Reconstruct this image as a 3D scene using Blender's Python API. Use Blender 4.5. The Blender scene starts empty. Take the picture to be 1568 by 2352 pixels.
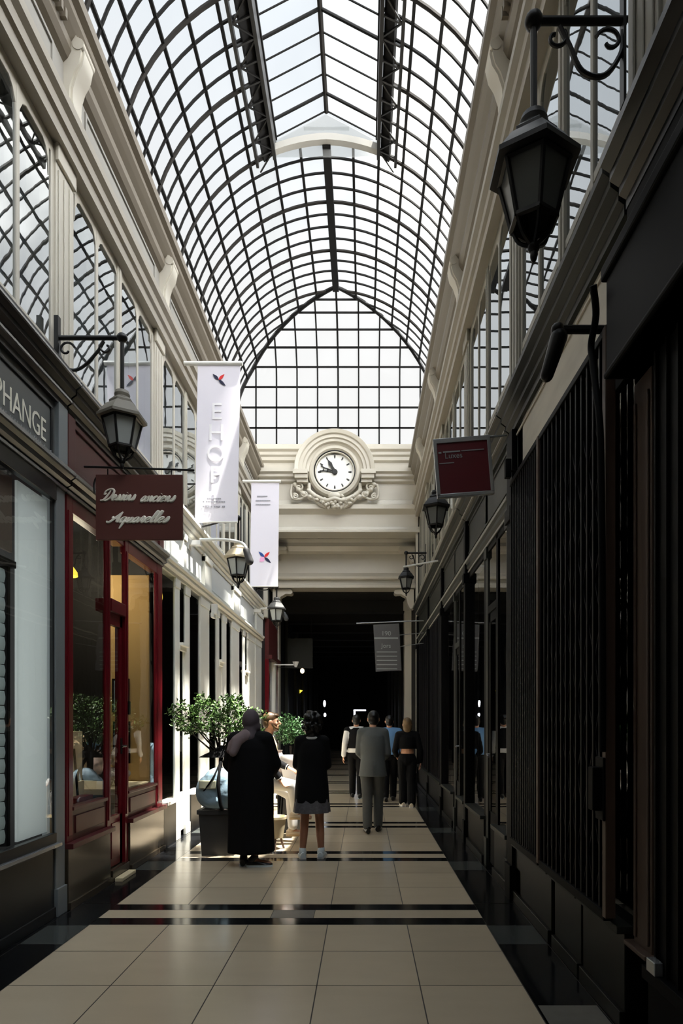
import bpy, bmesh, math, random
from mathutils import Vector, Matrix, Quaternion

scene = bpy.context.scene
col = scene.collection
rnd = random.Random(11)
PI = math.pi
EYE = 1.55          # camera height above the floor
FPX = 1440.0        # focal length for a 1568 x 2352 frame
XL, XR = -2.45, 1.33        # shopfront planes, left and right
XLU, XRU = -2.68, 1.36      # upper storey wall planes
YEND = 15.3                 # wall with the clock
AX = -0.69                  # axis of the vault


# ------------------------------------------------------------------ materials
def srgb(r, g, b):
    def f(c):
        c /= 255.0
        return c / 12.92 if c <= 0.04045 else ((c + 0.055) / 1.055) ** 2.4
    return (f(r), f(g), f(b), 1.0)


def mat(name, rgb, rough=0.5, metal=0.0, spec=0.5, var=0.12, scale=6.0, bump=0.0, bscale=40.0,
        emit=None, estr=0.0, coat=0.0, island=0.0, stretch=None):
    m = bpy.data.materials.new(name)
    m.use_nodes = True
    nt = m.node_tree
    b = nt.nodes['Principled BSDF']
    c = srgb(*rgb)
    b.inputs['Roughness'].default_value = rough
    b.inputs['Metallic'].default_value = metal
    b.inputs['Specular IOR Level'].default_value = spec
    if coat:
        b.inputs['Coat Weight'].default_value = coat
        b.inputs['Coat Roughness'].default_value = 0.1
    tc = nt.nodes.new('ShaderNodeTexCoord')
    mp = nt.nodes.new('ShaderNodeMapping')
    if stretch:
        mp.inputs['Scale'].default_value = stretch
    nt.links.new(tc.outputs['Object'], mp.inputs['Vector'])
    n = nt.nodes.new('ShaderNodeTexNoise')
    n.inputs['Scale'].default_value = scale
    n.inputs['Detail'].default_value = 5.0
    nt.links.new(mp.outputs['Vector'], n.inputs['Vector'])
    mx = nt.nodes.new('ShaderNodeMix')
    mx.data_type = 'RGBA'
    mx.inputs[6].default_value = tuple(min(1, x * (1 - var)) for x in c[:3]) + (1,)
    mx.inputs[7].default_value = tuple(min(1, x * (1 + var)) for x in c[:3]) + (1,)
    if island:
        geo = nt.nodes.new('ShaderNodeNewGeometry')
        ma = nt.nodes.new('ShaderNodeMath')
        ma.operation = 'MULTIPLY_ADD'
        ma.inputs[1].default_value = island
        nt.links.new(geo.outputs['Random Per Island'], ma.inputs[0])
        nt.links.new(n.outputs['Fac'], ma.inputs[2])
        sb = nt.nodes.new('ShaderNodeMath')
        sb.operation = 'SUBTRACT'
        sb.inputs[1].default_value = island / 2
        nt.links.new(ma.outputs[0], sb.inputs[0])
        nt.links.new(sb.outputs[0], mx.inputs[0])
    else:
        nt.links.new(n.outputs['Fac'], mx.inputs[0])
    nt.links.new(mx.outputs[2], b.inputs['Base Color'])
    if bump:
        n2 = nt.nodes.new('ShaderNodeTexNoise')
        n2.inputs['Scale'].default_value = bscale
        n2.inputs['Detail'].default_value = 3.0
        nt.links.new(mp.outputs['Vector'], n2.inputs['Vector'])
        bp = nt.nodes.new('ShaderNodeBump')
        bp.inputs['Strength'].default_value = bump
        bp.inputs['Distance'].default_value = 0.02
        nt.links.new(n2.outputs['Fac'], bp.inputs['Height'])
        nt.links.new(bp.outputs['Normal'], b.inputs['Normal'])
    if emit:
        b.inputs['Emission Color'].default_value = srgb(*emit)
        b.inputs['Emission Strength'].default_value = estr
    return m


def glass(name, base=0.04, power=5.0, tint=(0.95, 0.97, 0.97), wavy=0.0, milky=0.0, mcol=(0.9, 0.9, 0.9), gloss=True, rough=0.01, wscale=3.0, gcol=(1, 1, 1)):
    """a thin pane: clear, with a reflection that grows at grazing angles; milky adds dust on the glass"""
    m = bpy.data.materials.new(name)
    m.use_nodes = True
    nt = m.node_tree
    nt.nodes.remove(nt.nodes['Principled BSDF'])
    out = nt.nodes['Material Output']
    tr = nt.nodes.new('ShaderNodeBsdfTransparent')
    tr.inputs['Color'].default_value = (*tint, 1)
    last = tr.outputs[0]
    if milky:
        ti = nt.nodes.new('ShaderNodeBsdfTranslucent')
        ti.inputs['Color'].default_value = (*mcol, 1)
        mx = nt.nodes.new('ShaderNodeMixShader')
        tc = nt.nodes.new('ShaderNodeTexCoord')
        ns = nt.nodes.new('ShaderNodeTexNoise')
        ns.inputs['Scale'].default_value = 1.3
        nt.links.new(tc.outputs['Object'], ns.inputs['Vector'])
        ma = nt.nodes.new('ShaderNodeMath')
        ma.operation = 'MULTIPLY'
        ma.inputs[1].default_value = milky * 2
        nt.links.new(ns.outputs['Fac'], ma.inputs[0])
        nt.links.new(ma.outputs[0], mx.inputs[0])
        nt.links.new(last, mx.inputs[1])
        nt.links.new(ti.outputs[0], mx.inputs[2])
        last = mx.outputs[0]
    if gloss:
        gl = nt.nodes.new('ShaderNodeBsdfGlossy')
        gl.inputs['Roughness'].default_value = rough
        gl.inputs['Color'].default_value = (*gcol, 1)
        lw = nt.nodes.new('ShaderNodeLayerWeight')
        pw = nt.nodes.new('ShaderNodeMath')
        pw.operation = 'POWER'
        pw.inputs[1].default_value = power
        nt.links.new(lw.outputs['Facing'], pw.inputs[0])
        fr = nt.nodes.new('ShaderNodeMath')
        fr.operation = 'MULTIPLY_ADD'
        fr.inputs[1].default_value = 1 - base
        fr.inputs[2].default_value = base
        nt.links.new(pw.outputs[0], fr.inputs[0])
        mx = nt.nodes.new('ShaderNodeMixShader')
        nt.links.new(fr.outputs[0], mx.inputs[0])
        nt.links.new(last, mx.inputs[1])
        nt.links.new(gl.outputs[0], mx.inputs[2])
        last = mx.outputs[0]
        if wavy:
            tc = nt.nodes.new('ShaderNodeTexCoord')
            ns = nt.nodes.new('ShaderNodeTexNoise')
            ns.inputs['Scale'].default_value = wscale
            ns.inputs['Detail'].default_value = 2.0
            nt.links.new(tc.outputs['Object'], ns.inputs['Vector'])
            bp = nt.nodes.new('ShaderNodeBump')
            bp.inputs['Strength'].default_value = wavy
            bp.inputs['Distance'].default_value = 0.05
            nt.links.new(ns.outputs['Fac'], bp.inputs['Height'])
            nt.links.new(bp.outputs['Normal'], gl.inputs['Normal'])
    nt.links.new(last, out.inputs['Surface'])
    return m


def frosted(name, rgb):
    """a thin diffusing sheet lit from either side"""
    m = bpy.data.materials.new(name)
    m.use_nodes = True
    nt = m.node_tree
    nt.nodes.remove(nt.nodes['Principled BSDF'])
    d = nt.nodes.new('ShaderNodeBsdfDiffuse')
    t = nt.nodes.new('ShaderNodeBsdfTranslucent')
    x = nt.nodes.new('ShaderNodeMixShader')
    d.inputs['Color'].default_value = t.inputs['Color'].default_value = (*rgb, 1)
    x.inputs[0].default_value = .5
    nt.links.new(d.outputs[0], x.inputs[1])
    nt.links.new(t.outputs[0], x.inputs[2])
    nt.links.new(x.outputs[0], nt.nodes['Material Output'].inputs['Surface'])
    return m


M = {}
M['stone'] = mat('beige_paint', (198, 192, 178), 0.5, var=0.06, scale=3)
M['stone_right'] = mat('grey_beige_paint', (150, 146, 134), 0.5, var=0.06, scale=3)  # same beige as the left side, darkened for the shade on the right
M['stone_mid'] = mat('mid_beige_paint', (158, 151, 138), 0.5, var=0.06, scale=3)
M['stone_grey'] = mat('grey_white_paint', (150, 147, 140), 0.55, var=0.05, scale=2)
M['stone_brown'] = mat('brown_beige_paint', (116, 107, 93), 0.45, var=0.08, scale=3)  # same beige as the other mouldings, darkened for shade under the crown
M['stone_gloss'] = mat('cream_gloss_paint', (200, 194, 180), 0.3, var=0.05, scale=3)
M['iron'] = mat('black_iron', (26, 25, 24), 0.42, metal=0.3, var=0.25, scale=14)
M['bar'] = mat('dark_glazing_bar', (17, 16, 15), 0.75, spec=0.15, var=0.3, scale=5)
M['rust'] = mat('brown_ridge_iron', (27, 24, 21), 0.75, spec=0.2, var=0.3, scale=9)
M['shop_grey'] = mat('slate_grey_paint', (96, 98, 97), 0.35, var=0.05)
M['shop_grey_light'] = mat('light_grey_paint', (128, 134, 136), 0.35, var=0.04)
M['charcoal'] = mat('charcoal_paint', (36, 37, 38), 0.3, var=0.1)
M['silver'] = mat('silver_trim', (190, 192, 194), 0.25, metal=0.7, var=0.05)
M['red'] = mat('oxblood_paint', (104, 18, 28), 0.28, var=0.12, scale=8)
M['maroon'] = mat('maroon_paint', (84, 34, 34), 0.4, var=0.12, scale=5)
M['granite'] = mat('brown_granite', (66, 58, 47), 0.2, var=0.3, scale=12, stretch=(1, 1, .25))
M['granite_dark'] = mat('dark_granite', (26, 25, 23), 0.35, spec=.25, var=0.3, scale=10)
M['white'] = mat('cream_white_paint', (244, 243, 234), 0.4, var=0.03)
M['white_panel'] = mat('pale_grey_panel', (222, 224, 222), 0.4, var=0.03)
M['black'] = mat('black_paint', (7, 7, 8), 0.6, spec=0.12, var=0.2)
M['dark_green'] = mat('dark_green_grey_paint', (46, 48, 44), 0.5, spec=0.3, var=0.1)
M['navy'] = mat('dark_blue_black_paint', (9, 9, 15), 0.55, spec=0.2, var=0.2, scale=10)
M['fascia_worn'] = mat('worn_pale_board', (214, 206, 190), 0.6, var=0.2, scale=4, stretch=(1, .5, 2))
M['wood_post'] = mat('brown_worn_wood', (92, 74, 62), 0.55, var=0.25, scale=6, stretch=(4, 4, .5))
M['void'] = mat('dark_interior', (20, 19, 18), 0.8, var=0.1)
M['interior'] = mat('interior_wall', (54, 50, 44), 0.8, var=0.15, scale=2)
M['blind'] = mat('grey_blind', (138, 142, 142), 0.8, var=0.12, scale=1.5)
M['frosted_board'] = frosted('frosted_white_board', (.85, .88, .87))
M['frosted_slat'] = frosted('frosted_grey_slat', (.55, .60, .59))
M['ochre'] = mat('ochre_wall', (196, 160, 98), 0.7, var=0.06)
M['cream'] = mat('cream_card', (226, 208, 168), 0.7, var=0.05)
M['tile'] = mat('cream_marble', (206, 190, 164), 0.2, var=0.07, scale=2.2, island=0.8, stretch=(1, 3, 1))
M['tile_black'] = mat('black_marble', (22, 23, 25), 0.12, var=0.35, scale=5)
M['tile_grey'] = mat('grey_green_marble', (70, 74, 72), 0.16, var=0.15, scale=5)
M['tile_patch'] = mat('grey_patched_tile', (120, 116, 108), 0.4, var=0.25, scale=12)
M['grout'] = mat('dark_grout', (58, 52, 46), 0.6, var=0.2)
M['sign_brown'] = mat('brown_sign_enamel', (96, 58, 52), 0.3, var=0.05)
M['sign_taupe'] = mat('taupe_board', (112, 98, 84), 0.5, var=0.05)  # colour of the brown sign's reflection, painted on a panel
M['sign_red'] = mat('crimson_sign', (96, 20, 30), 0.35, var=0.08)
M['letter'] = mat('ivory_lettering', (252, 246, 230), 0.35, var=0.02)
M['letter_dim'] = mat('grey_lettering', (150, 154, 154), 0.4, var=0.05)
M['banner'] = mat('lavender_banner', (238, 234, 244), 0.75, var=0.015, scale=1.2)
M['banner_letter'] = mat('white_banner_print', (250, 248, 252), 0.7, var=0.01)
M['banner_grey'] = mat('grey_banner_print', (150, 150, 158), 0.7, var=0.05)
M['logo_blue'] = mat('blue_print', (28, 72, 150), 0.6, var=0.05)
M['logo_navy'] = mat('navy_print', (16, 22, 60), 0.6, var=0.05)
M['logo_red'] = mat('red_print', (228, 44, 40), 0.6, var=0.05)
M['logo_pink'] = mat('pink_print', (240, 176, 216), 0.6, var=0.05)
M['dial'] = mat('white_clock_dial', (240, 240, 236), 0.35, var=0.02)
M['skin'] = mat('skin_light', (214, 160, 128), 0.5, var=0.06, scale=20)
M['skin_tan'] = mat('skin_tan', (170, 118, 92), 0.5, var=0.06, scale=20)
M['hair_brown'] = mat('brown_hair', (92, 68, 42), 0.45, var=0.35, scale=30, stretch=(1, 1, .3))
M['hair_black'] = mat('black_hair', (18, 16, 15), 0.4, var=0.4, scale=30)
M['hair_blond'] = mat('highlighted_hair', (120, 96, 66), 0.45, var=0.5, scale=24, stretch=(2, 2, .3))
M['cloth_black'] = mat('black_cloth', (13, 13, 15), 0.85, spec=0.2, var=0.15, scale=10)
M['hijab'] = mat('grey_violet_scarf', (84, 74, 79), 0.8, var=0.1, scale=12)
M['scarf_light'] = mat('pale_violet_scarf', (132, 116, 118), 0.8, var=0.12, scale=14)
M['suit'] = mat('grey_suit', (98, 102, 100), 0.85, var=0.06, scale=30)
M['trousers_grey'] = mat('grey_trousers', (84, 86, 84), 0.85, var=0.06, scale=30)
M['skirt'] = mat('grey_patterned_cloth', (96, 94, 98), 0.8, var=0.5, scale=45)
M['white_cloth'] = mat('white_cloth', (236, 234, 230), 0.8, var=0.03)
M['tan_cloth'] = mat('tan_jacket', (212, 184, 142), 0.8, var=0.08)
M['blue_cloth'] = mat('light_blue_shirt', (112, 160, 210), 0.8, var=0.05)
M['shoe_white'] = mat('white_shoe', (216, 226, 228), 0.5, var=0.04)
M['shoe_cream'] = mat('cream_shoe', (226, 210, 184), 0.5, var=0.05)
M['shoe_black'] = mat('black_shoe', (20, 20, 22), 0.35, var=0.1)
M['leaf'] = mat('green_leaf', (72, 102, 46), 0.45, var=0.4, scale=5, island=0.9)
M['leaf_dark'] = mat('dark_green_leaf', (58, 96, 50), 0.5, var=0.4, scale=5, island=0.9)
M['bark'] = mat('dark_bark', (40, 32, 26), 0.8, var=0.3, scale=30)
M['planter'] = mat('dark_grey_planter', (58, 58, 58), 0.6, var=0.08)
M['soil'] = mat('potting_soil', (38, 28, 22), 0.95, var=0.3, scale=60)
M['bag'] = mat('pale_blue_bag', (158, 186, 202), 0.6, var=0.4, scale=6, bump=0.5, bscale=14)
M['bag_beige'] = mat('beige_bag_panel', (188, 188, 160), 0.7, var=0.06)
M['lace'] = mat('pale_plaster', (218, 206, 190), 0.7, var=0.2, scale=40, bump=0.8, bscale=60)
M['terracotta'] = mat('floral_pot', (190, 170, 160), 0.5, var=0.7, scale=22)
M['bulb'] = mat('warm_bulb', (255, 236, 200), 0.4, emit=(255, 224, 170), estr=6.0)
M['bulb_white'] = mat('white_lamp_glow', (255, 255, 255), 0.4, emit=(240, 244, 255), estr=4.0)
M['bulb_yellow'] = mat('yellow_lamp_glow', (240, 220, 90), 0.4, emit=(240, 214, 70), estr=1.6)
M['lamp_white'] = mat('white_enamel', (236, 236, 232), 0.35, var=0.03)
M['lamp_zinc'] = mat('pale_zinc_roof', (176, 164, 138), 0.5, var=0.1, scale=14)
M['cap_pale'] = mat('weathered_lamp_cap', (112, 106, 94), 0.5, var=0.15, scale=14)  # paler zinc: sunlight on the cap put into the colour
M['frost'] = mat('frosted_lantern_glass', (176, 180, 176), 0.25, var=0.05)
M['frost_dark'] = mat('dusty_lantern_glass', (112, 114, 110), 0.3, var=0.06)  # darker panes for the lanterns on the right
M['sign_grey'] = mat('grey_cloth_sign', (88, 88, 90), 0.7, var=0.05)
M['picture'] = mat('grey_picture', (120, 132, 140), 0.6, var=0.3, scale=12)
M['facade'] = mat('pale_plaster_facade', (226, 214, 190), 0.8, var=0.04)
M['glass_roof'] = glass('roof_glass', tint=(0.95, 0.96, 0.97), milky=0.06, gloss=False)
M['glass_roof_dirty'] = glass('dusty_roof_glass', tint=(0.84, 0.85, 0.85), milky=0.14, mcol=(.8, .8, .78), gloss=False)
M['glass_upper'] = glass('upper_window_glass', base=.3, power=1.6, tint=(0.72, 0.76, 0.78), wavy=0.006, wscale=3, gcol=(.62, .65, .67))
M['glass_shop'] = glass('shop_window_glass', base=.04, power=4.5, tint=(0.86, 0.88, 0.88), wavy=0.01)
M['glass_shop_dark'] = glass('dim_shop_glass', base=.02, power=9, tint=(0.6, 0.62, 0.64), wavy=0.02)


# ------------------------------------------------------------------ mesh builder
class MB:
    def __init__(s):
        s.v, s.f, s.m = [], [], []

    def add(s, vs, fs, m=0):
        o = len(s.v)
        s.v += [Vector(p) for p in vs]
        s.f += [tuple(i + o for i in f) for f in fs]
        s.m += [m] * len(fs)
        return s

    def box(s, x0, x1, y0, y1, z0, z1, m=0):
        x0, x1 = min(x0, x1), max(x0, x1)
        y0, y1 = min(y0, y1), max(y0, y1)
        z0, z1 = min(z0, z1), max(z0, z1)
        vs = [(x, y, z) for z in (z0, z1) for y in (y0, y1) for x in (x0, x1)]
        return s.add(vs, [(0, 2, 3, 1), (4, 5, 7, 6), (0, 1, 5, 4), (2, 6, 7, 3), (0, 4, 6, 2), (1, 3, 7, 5)], m)

    def prism(s, poly, axis, a0, a1, m=0):
        """extrude a polygon: axis 'y' takes (x,z) points, 'x' takes (y,z), 'z' takes (x,y)"""
        def P(p, a):
            if axis == 'y':
                return (p[0], a, p[1])
            if axis == 'x':
                return (a, p[0], p[1])
            return (p[0], p[1], a)
        n = len(poly)
        vs = [P(p, a0) for p in poly] + [P(p, a1) for p in poly]
        fs = [tuple(range(n))[::-1], tuple(range(n, 2 * n))]
        fs += [(i, (i + 1) % n, n + (i + 1) % n, n + i) for i in range(n)]
        return s.add(vs, fs, m)

    def tube(s, pts, r, n=8, m=0, closed=False, flat=1.0):
        pts = [Vector(p) for p in pts]
        k = len(pts)
        rs = r if isinstance(r, (list, tuple)) else [r] * k
        vs, fs = [], []
        up = None
        for i, p in enumerate(pts):
            a = pts[(i - 1) % k] if (i > 0 or closed) else p
            b = pts[(i + 1) % k] if (i < k - 1 or closed) else p
            t = (b - a)
            t = t.normalized() if t.length > 1e-9 else Vector((0, 0, 1))
            if up is None:
                up = Vector((0, 0, 1)) if abs(t.z) < 0.9 else Vector((0, 1, 0))
            sd = t.cross(up)
            sd = sd.normalized() if sd.length > 1e-6 else t.orthogonal().normalized()
            up = sd.cross(t).normalized()
            for j in range(n):
                a = 2 * PI * (j + 0.5) / n
                vs.append(p + sd * (math.cos(a) * rs[i]) + up * (math.sin(a) * rs[i] * flat))
        for i in range(k if closed else k - 1):
            i2 = (i + 1) % k
            for j in range(n):
                j2 = (j + 1) % n
                fs.append((i * n + j, i * n + j2, i2 * n + j2, i2 * n + j))
        if not closed:
            fs.append(tuple(range(n))[::-1])
            fs.append(tuple(range((k - 1) * n, k * n)))
        return s.add(vs, fs, m)

    def lathe(s, prof, c=(0, 0, 0), n=24, axis='z', m=0, phase=0.0, a0=0, a1=None, caps=True):
        """revolve (r,h) points about an axis through c"""
        c = Vector(c)
        full = a1 is None
        a1 = 2 * PI if full else a1
        cols = n if full else n + 1
        vs, fs = [], []
        for r, h in prof:
            for j in range(cols):
                a = a0 + (a1 - a0) * j / n + phase
                x, y = r * math.cos(a), r * math.sin(a)
                vs.append(c + (Vector((x, y, h)) if axis == 'z' else Vector((x, h, y))))
        for i in range(len(prof) - 1):
            for j in range(cols if full else cols - 1):
                j2 = (j + 1) % cols
                fs.append((i * cols + j, i * cols + j2, (i + 1) * cols + j2, (i + 1) * cols + j))
        if full and caps:
            if prof[0][0] > 1e-6:
                fs.append(tuple(range(cols))[::-1])
            if prof[-1][0] > 1e-6:
                fs.append(tuple(range((len(prof) - 1) * cols, len(prof) * cols)))
        return s.add(vs, fs, m)

    def loft(s, rings, m=0, caps=True):
        n = len(rings[0])
        vs = [p for r in rings for p in r]
        fs = []
        for i in range(len(rings) - 1):
            for j in range(n):
                j2 = (j + 1) % n
                fs.append((i * n + j, i * n + j2, (i + 1) * n + j2, (i + 1) * n + j))
        if caps:
            fs.append(tuple(range(n))[::-1])
            fs.append(tuple(range((len(rings) - 1) * n, len(rings) * n)))
        return s.add(vs, fs, m)

    def ell(s, c, r, rot=None, n=14, k=9, m=0):
        c = Vector(c)
        r = (r, r, r) if not isinstance(r, (tuple, list)) else r
        q = rot or Matrix.Identity(3)
        vs = [c + q @ Vector((0, 0, -r[2]))]
        for i in range(1, k):
            t = -PI / 2 + PI * i / k
            for j in range(n):
                a = 2 * PI * j / n
                vs.append(c + q @ Vector((math.cos(a) * math.cos(t) * r[0], math.sin(a) * math.cos(t) * r[1], math.sin(t) * r[2])))
        vs.append(c + q @ Vector((0, 0, r[2])))
        e = len(vs) - 1
        fs = [(0, 1 + (j + 1) % n, 1 + j) for j in range(n)]
        for i in range(k - 2):
            for j in range(n):
                j2 = (j + 1) % n
                fs.append((1 + i * n + j, 1 + i * n + j2, 1 + (i + 1) * n + j2, 1 + (i + 1) * n + j))
        fs += [(e, 1 + (k - 2) * n + j, 1 + (k - 2) * n + (j + 1) % n) for j in range(n)]
        return s.add(vs, fs, m)

    def cap(s, p0, r0, p1, r1, n=12, m=0):
        p0, p1 = Vector(p0), Vector(p1)
        d = p1 - p0
        L = d.length
        q = d.to_track_quat('Z', 'Y').to_matrix() if L > 1e-6 else Matrix.Identity(3)
        prof = []
        for i in range(5):
            t = -PI / 2 + PI / 2 * i / 4
            prof.append((max(1e-4, r0 * math.cos(t)), r0 * math.sin(t)))
        for i in range(5):
            t = PI / 2 * i / 4
            prof.append((max(1e-4, r1 * math.cos(t)), L + r1 * math.sin(t)))
        vs, fs = [], []
        for r, h in prof:
            for j in range(n):
                a = 2 * PI * j / n
                vs.append(p0 + q @ Vector((r * math.cos(a), r * math.sin(a), h)))
        for i in range(len(prof) - 1):
            for j in range(n):
                j2 = (j + 1) % n
                fs.append((i * n + j, i * n + j2, (i + 1) * n + j2, (i + 1) * n + j))
        fs.append(tuple(range(n))[::-1])
        fs.append(tuple(range((len(prof) - 1) * n, len(prof) * n)))
        return s.add(vs, fs, m)

    def chain(s, pts, rs, n=12, m=0):
        for i in range(len(pts) - 1):
            s.cap(pts[i], rs[i], pts[i + 1], rs[i + 1], n, m)
        return s

    def xf(s, mtx, start=0):
        for i in range(start, len(s.v)):
            s.v[i] = mtx @ s.v[i]
        return s

    def merge(s, o, mtx=None):
        vs = [mtx @ p for p in o.v] if mtx else o.v
        k = len(s.v)
        s.v += [p.copy() for p in vs]
        s.f += [tuple(i + k for i in f) for f in o.f]
        s.m += o.m
        return s

    def mesh(s, name, mats, off=None, smooth=None):
        me = bpy.data.meshes.new(name)
        vs = [p - off for p in s.v] if off is not None else s.v
        me.from_pydata([tuple(p) for p in vs], [], s.f)
        for m in (mats if isinstance(mats, (list, tuple)) else [mats]):
            me.materials.append(m)
        me.polygons.foreach_set('material_index', s.m)
        bm = bmesh.new()
        bm.from_mesh(me)
        bmesh.ops.recalc_face_normals(bm, faces=bm.faces)
        bm.to_mesh(me)
        bm.free()
        if smooth:
            me.shade_smooth()
            if smooth < 180:
                me.set_sharp_from_angle(angle=math.radians(smooth))
        me.update()
        return me

    def build(s, name, mats, parent=None, smooth=None, local=False, bevel=0.0):
        off = None
        if parent is not None and not local:
            off = Vector((0, 0, 0))
            p = parent
            while p is not None:
                off = off + p.location
                p = p.parent
        o = bpy.data.objects.new(name, s.mesh(name, mats, off, smooth))
        col.objects.link(o)
        o.parent = parent
        if bevel:
            b = o.modifiers.new('bevel', 'BEVEL')
            b.width = bevel
            b.segments = 2
            b.limit_method = 'ANGLE'
        return o


def tag(o, label=None, cat=None, group=None, kind=None):
    if label:
        o['label'] = label
    if cat:
        o['category'] = cat
    if group:
        o['group'] = group
    if kind:
        o['kind'] = kind
    return o


def empty(name, loc, label, cat, group=None, kind=None, rz=0.0):
    o = bpy.data.objects.new(name, None)
    o.empty_display_size = 0.1
    o.location = loc
    o.rotation_euler = (0, 0, rz)
    col.objects.link(o)
    return tag(o, label, cat, group, kind)


def copy_tree(o, parent=None):
    c = o.copy()
    col.objects.link(c)
    c.parent = parent
    for ch in list(o.children):
        copy_tree(ch, c)
    return c


def remesh(mb, voxel):
    """fuse overlapping volumes into one continuous skin"""
    me = mb.mesh('tmp', M['void'])
    o = bpy.data.objects.new('tmp', me)
    col.objects.link(o)
    md = o.modifiers.new('r', 'REMESH')
    md.mode = 'VOXEL'
    md.voxel_size = voxel
    sm = o.modifiers.new('s', 'SMOOTH')
    sm.iterations = 3
    sm.factor = 0.5
    dg = bpy.context.evaluated_depsgraph_get()
    ev = o.evaluated_get(dg)
    r = bpy.data.meshes.new_from_object(ev, depsgraph=dg)
    bpy.data.objects.remove(o)
    bpy.data.meshes.remove(me)
    return r


def skin(mb, name, m, voxel, parent=None):
    me = remesh(mb, voxel)
    me.name = name
    me.materials.clear()
    me.materials.append(m)
    me.polygons.foreach_set('material_index', [0] * len(me.polygons))
    me.shade_smooth()
    o = bpy.data.objects.new(name, me)
    col.objects.link(o)
    o.parent = parent
    return o


def catmull(pts, k=6, closed=False):
    pts = [Vector(p) for p in pts]
    n = len(pts)
    out = []
    for i in range(n if closed else n - 1):
        p1, p2 = pts[i], pts[(i + 1) % n]
        p0 = pts[(i - 1) % n] if (i > 0 or closed) else p1 * 2 - p2
        p3 = pts[(i + 2) % n] if (i < n - 2 or closed) else p2 * 2 - p1
        for j in range(k):
            t = j / k
            out.append(0.5 * ((2 * p1) + (p2 - p0) * t + (2 * p0 - 5 * p1 + 4 * p2 - p3) * t * t + (3 * p1 - p0 - 3 * p2 + p3) * t ** 3))
    if not closed:
        out.append(pts[-1])
    return out


def text_mb(body, size, depth=0.004, shear=0.0, align='CENTER', space=1.0):
    """text as solid letters lying in the x-z plane, facing -y"""
    cu = bpy.data.curves.new('t', 'FONT')
    cu.body = body
    cu.size = size
    cu.extrude = depth / 2
    cu.shear = shear
    cu.align_x = align
    cu.space_character = space
    cu.resolution_u = 3
    o = bpy.data.objects.new('t', cu)
    col.objects.link(o)
    dg = bpy.context.evaluated_depsgraph_get()
    me = bpy.data.meshes.new_from_object(o.evaluated_get(dg), depsgraph=dg)
    mb = MB()
    mb.add([(v.co.x, -v.co.z, v.co.y) for v in me.vertices], [tuple(p.vertices) for p in me.polygons])
    bpy.data.objects.remove(o)
    bpy.data.curves.remove(cu)
    bpy.data.meshes.remove(me)
    return mb


SCRIPT = {
    'D': (1.6, [[(.75, 1.9), (.62, 1.0), (.35, .15), (.0, .0), (-.25, .08)], [(.3, 1.35), (.0, 1.1), (.05, 1.8), (.8, 2.15), (1.4, 1.7), (1.3, .7), (.8, .0), (.25, .08), (.0, .0)]]),
    'A': (1.3, [[(-.35, .3), (-.15, .0), (.15, .15), (.5, .9), (.95, 2.0)], [(.95, 2.0), (.92, .9), (.98, .1), (1.2, .2)], [(.1, 1.2), (.3, .75), (.95, .85)]]),
    'e': (.68, [[(0, .25), (.35, .5), (.5, .85), (.3, 1), (.08, .65), (.1, .15), (.35, 0), (.68, .25)]]),
    's': (.6, [[(0, .25), (.25, .6), (.38, 1.08), (.5, .5), (.4, .08), (.1, .05), (.3, 0), (.6, .25)]]),
    'i': (.5, [[(0, .25), (.2, 1), (.18, .2), (.3, 0), (.5, .25)], [(.24, 1.42), (.26, 1.5)]]),
    'n': (.85, [[(0, .7), (.13, 1), (.15, 0)], [(.15, .45), (.38, 1), (.52, .8), (.5, .2), (.63, 0), (.85, .25)]]),
    'a': (.85, [[(.55, .85), (.3, 1), (.05, .6), (.05, .2), (.25, 0), (.5, .4), (.58, 1), (.54, .2), (.66, 0), (.85, .25)]]),
    'c': (.6, [[(.5, .8), (.3, 1), (.05, .65), (.05, .2), (.28, 0), (.6, .3)]]),
    'u': (.86, [[(0, .5), (.12, 1), (.12, .25), (.3, 0), (.5, .4), (.58, 1), (.56, .2), (.68, 0), (.86, .25)]]),
    'q': (.8, [[(.55, .85), (.3, 1), (.05, .6), (.05, .2), (.25, 0), (.5, .4), (.58, 1)], [(.6, 1.05), (.55, -1.15)], [(.56, .0), (.8, .3)]]),
    'r': (.62, [[(0, .3), (.15, 1.1), (.35, .92), (.33, .2), (.45, 0), (.62, .25)]]),
    'l': (.5, [[(0, .25), (.32, 1.2), (.34, 2), (.2, 2), (.14, .4), (.28, 0), (.5, .25)]]),
    ' ': (.5, []),
}


def script_mb(word, xh, r, slant=0.45):
    """a handwritten line in the x-z plane: strokes as thin raised beads"""
    mb = MB()
    x = 0.0
    for ch in word:
        adv, strokes = SCRIPT[ch]
        for st in strokes:
            pts = [Vector(((x + px_ + pz * slant) * xh, 0, pz * xh)) for px_, pz in st]
            cv = catmull(pts, 5)
            nn = len(cv)
            mb.tube(cv, [r * (0.6 + 0.6 * math.sin(PI * i / max(1, nn - 1))) for i in range(nn)], 6, flat=1)
        x += adv
    mb.width = x * xh
    return mb
# ================================================================== SETTING
def mx(side, d, upper=False):
    """x at distance d inward from the wall plane of a side"""
    if side == 'L':
        return (XLU if upper else XL) + d
    return (XRU if upper else XR) - d


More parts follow.
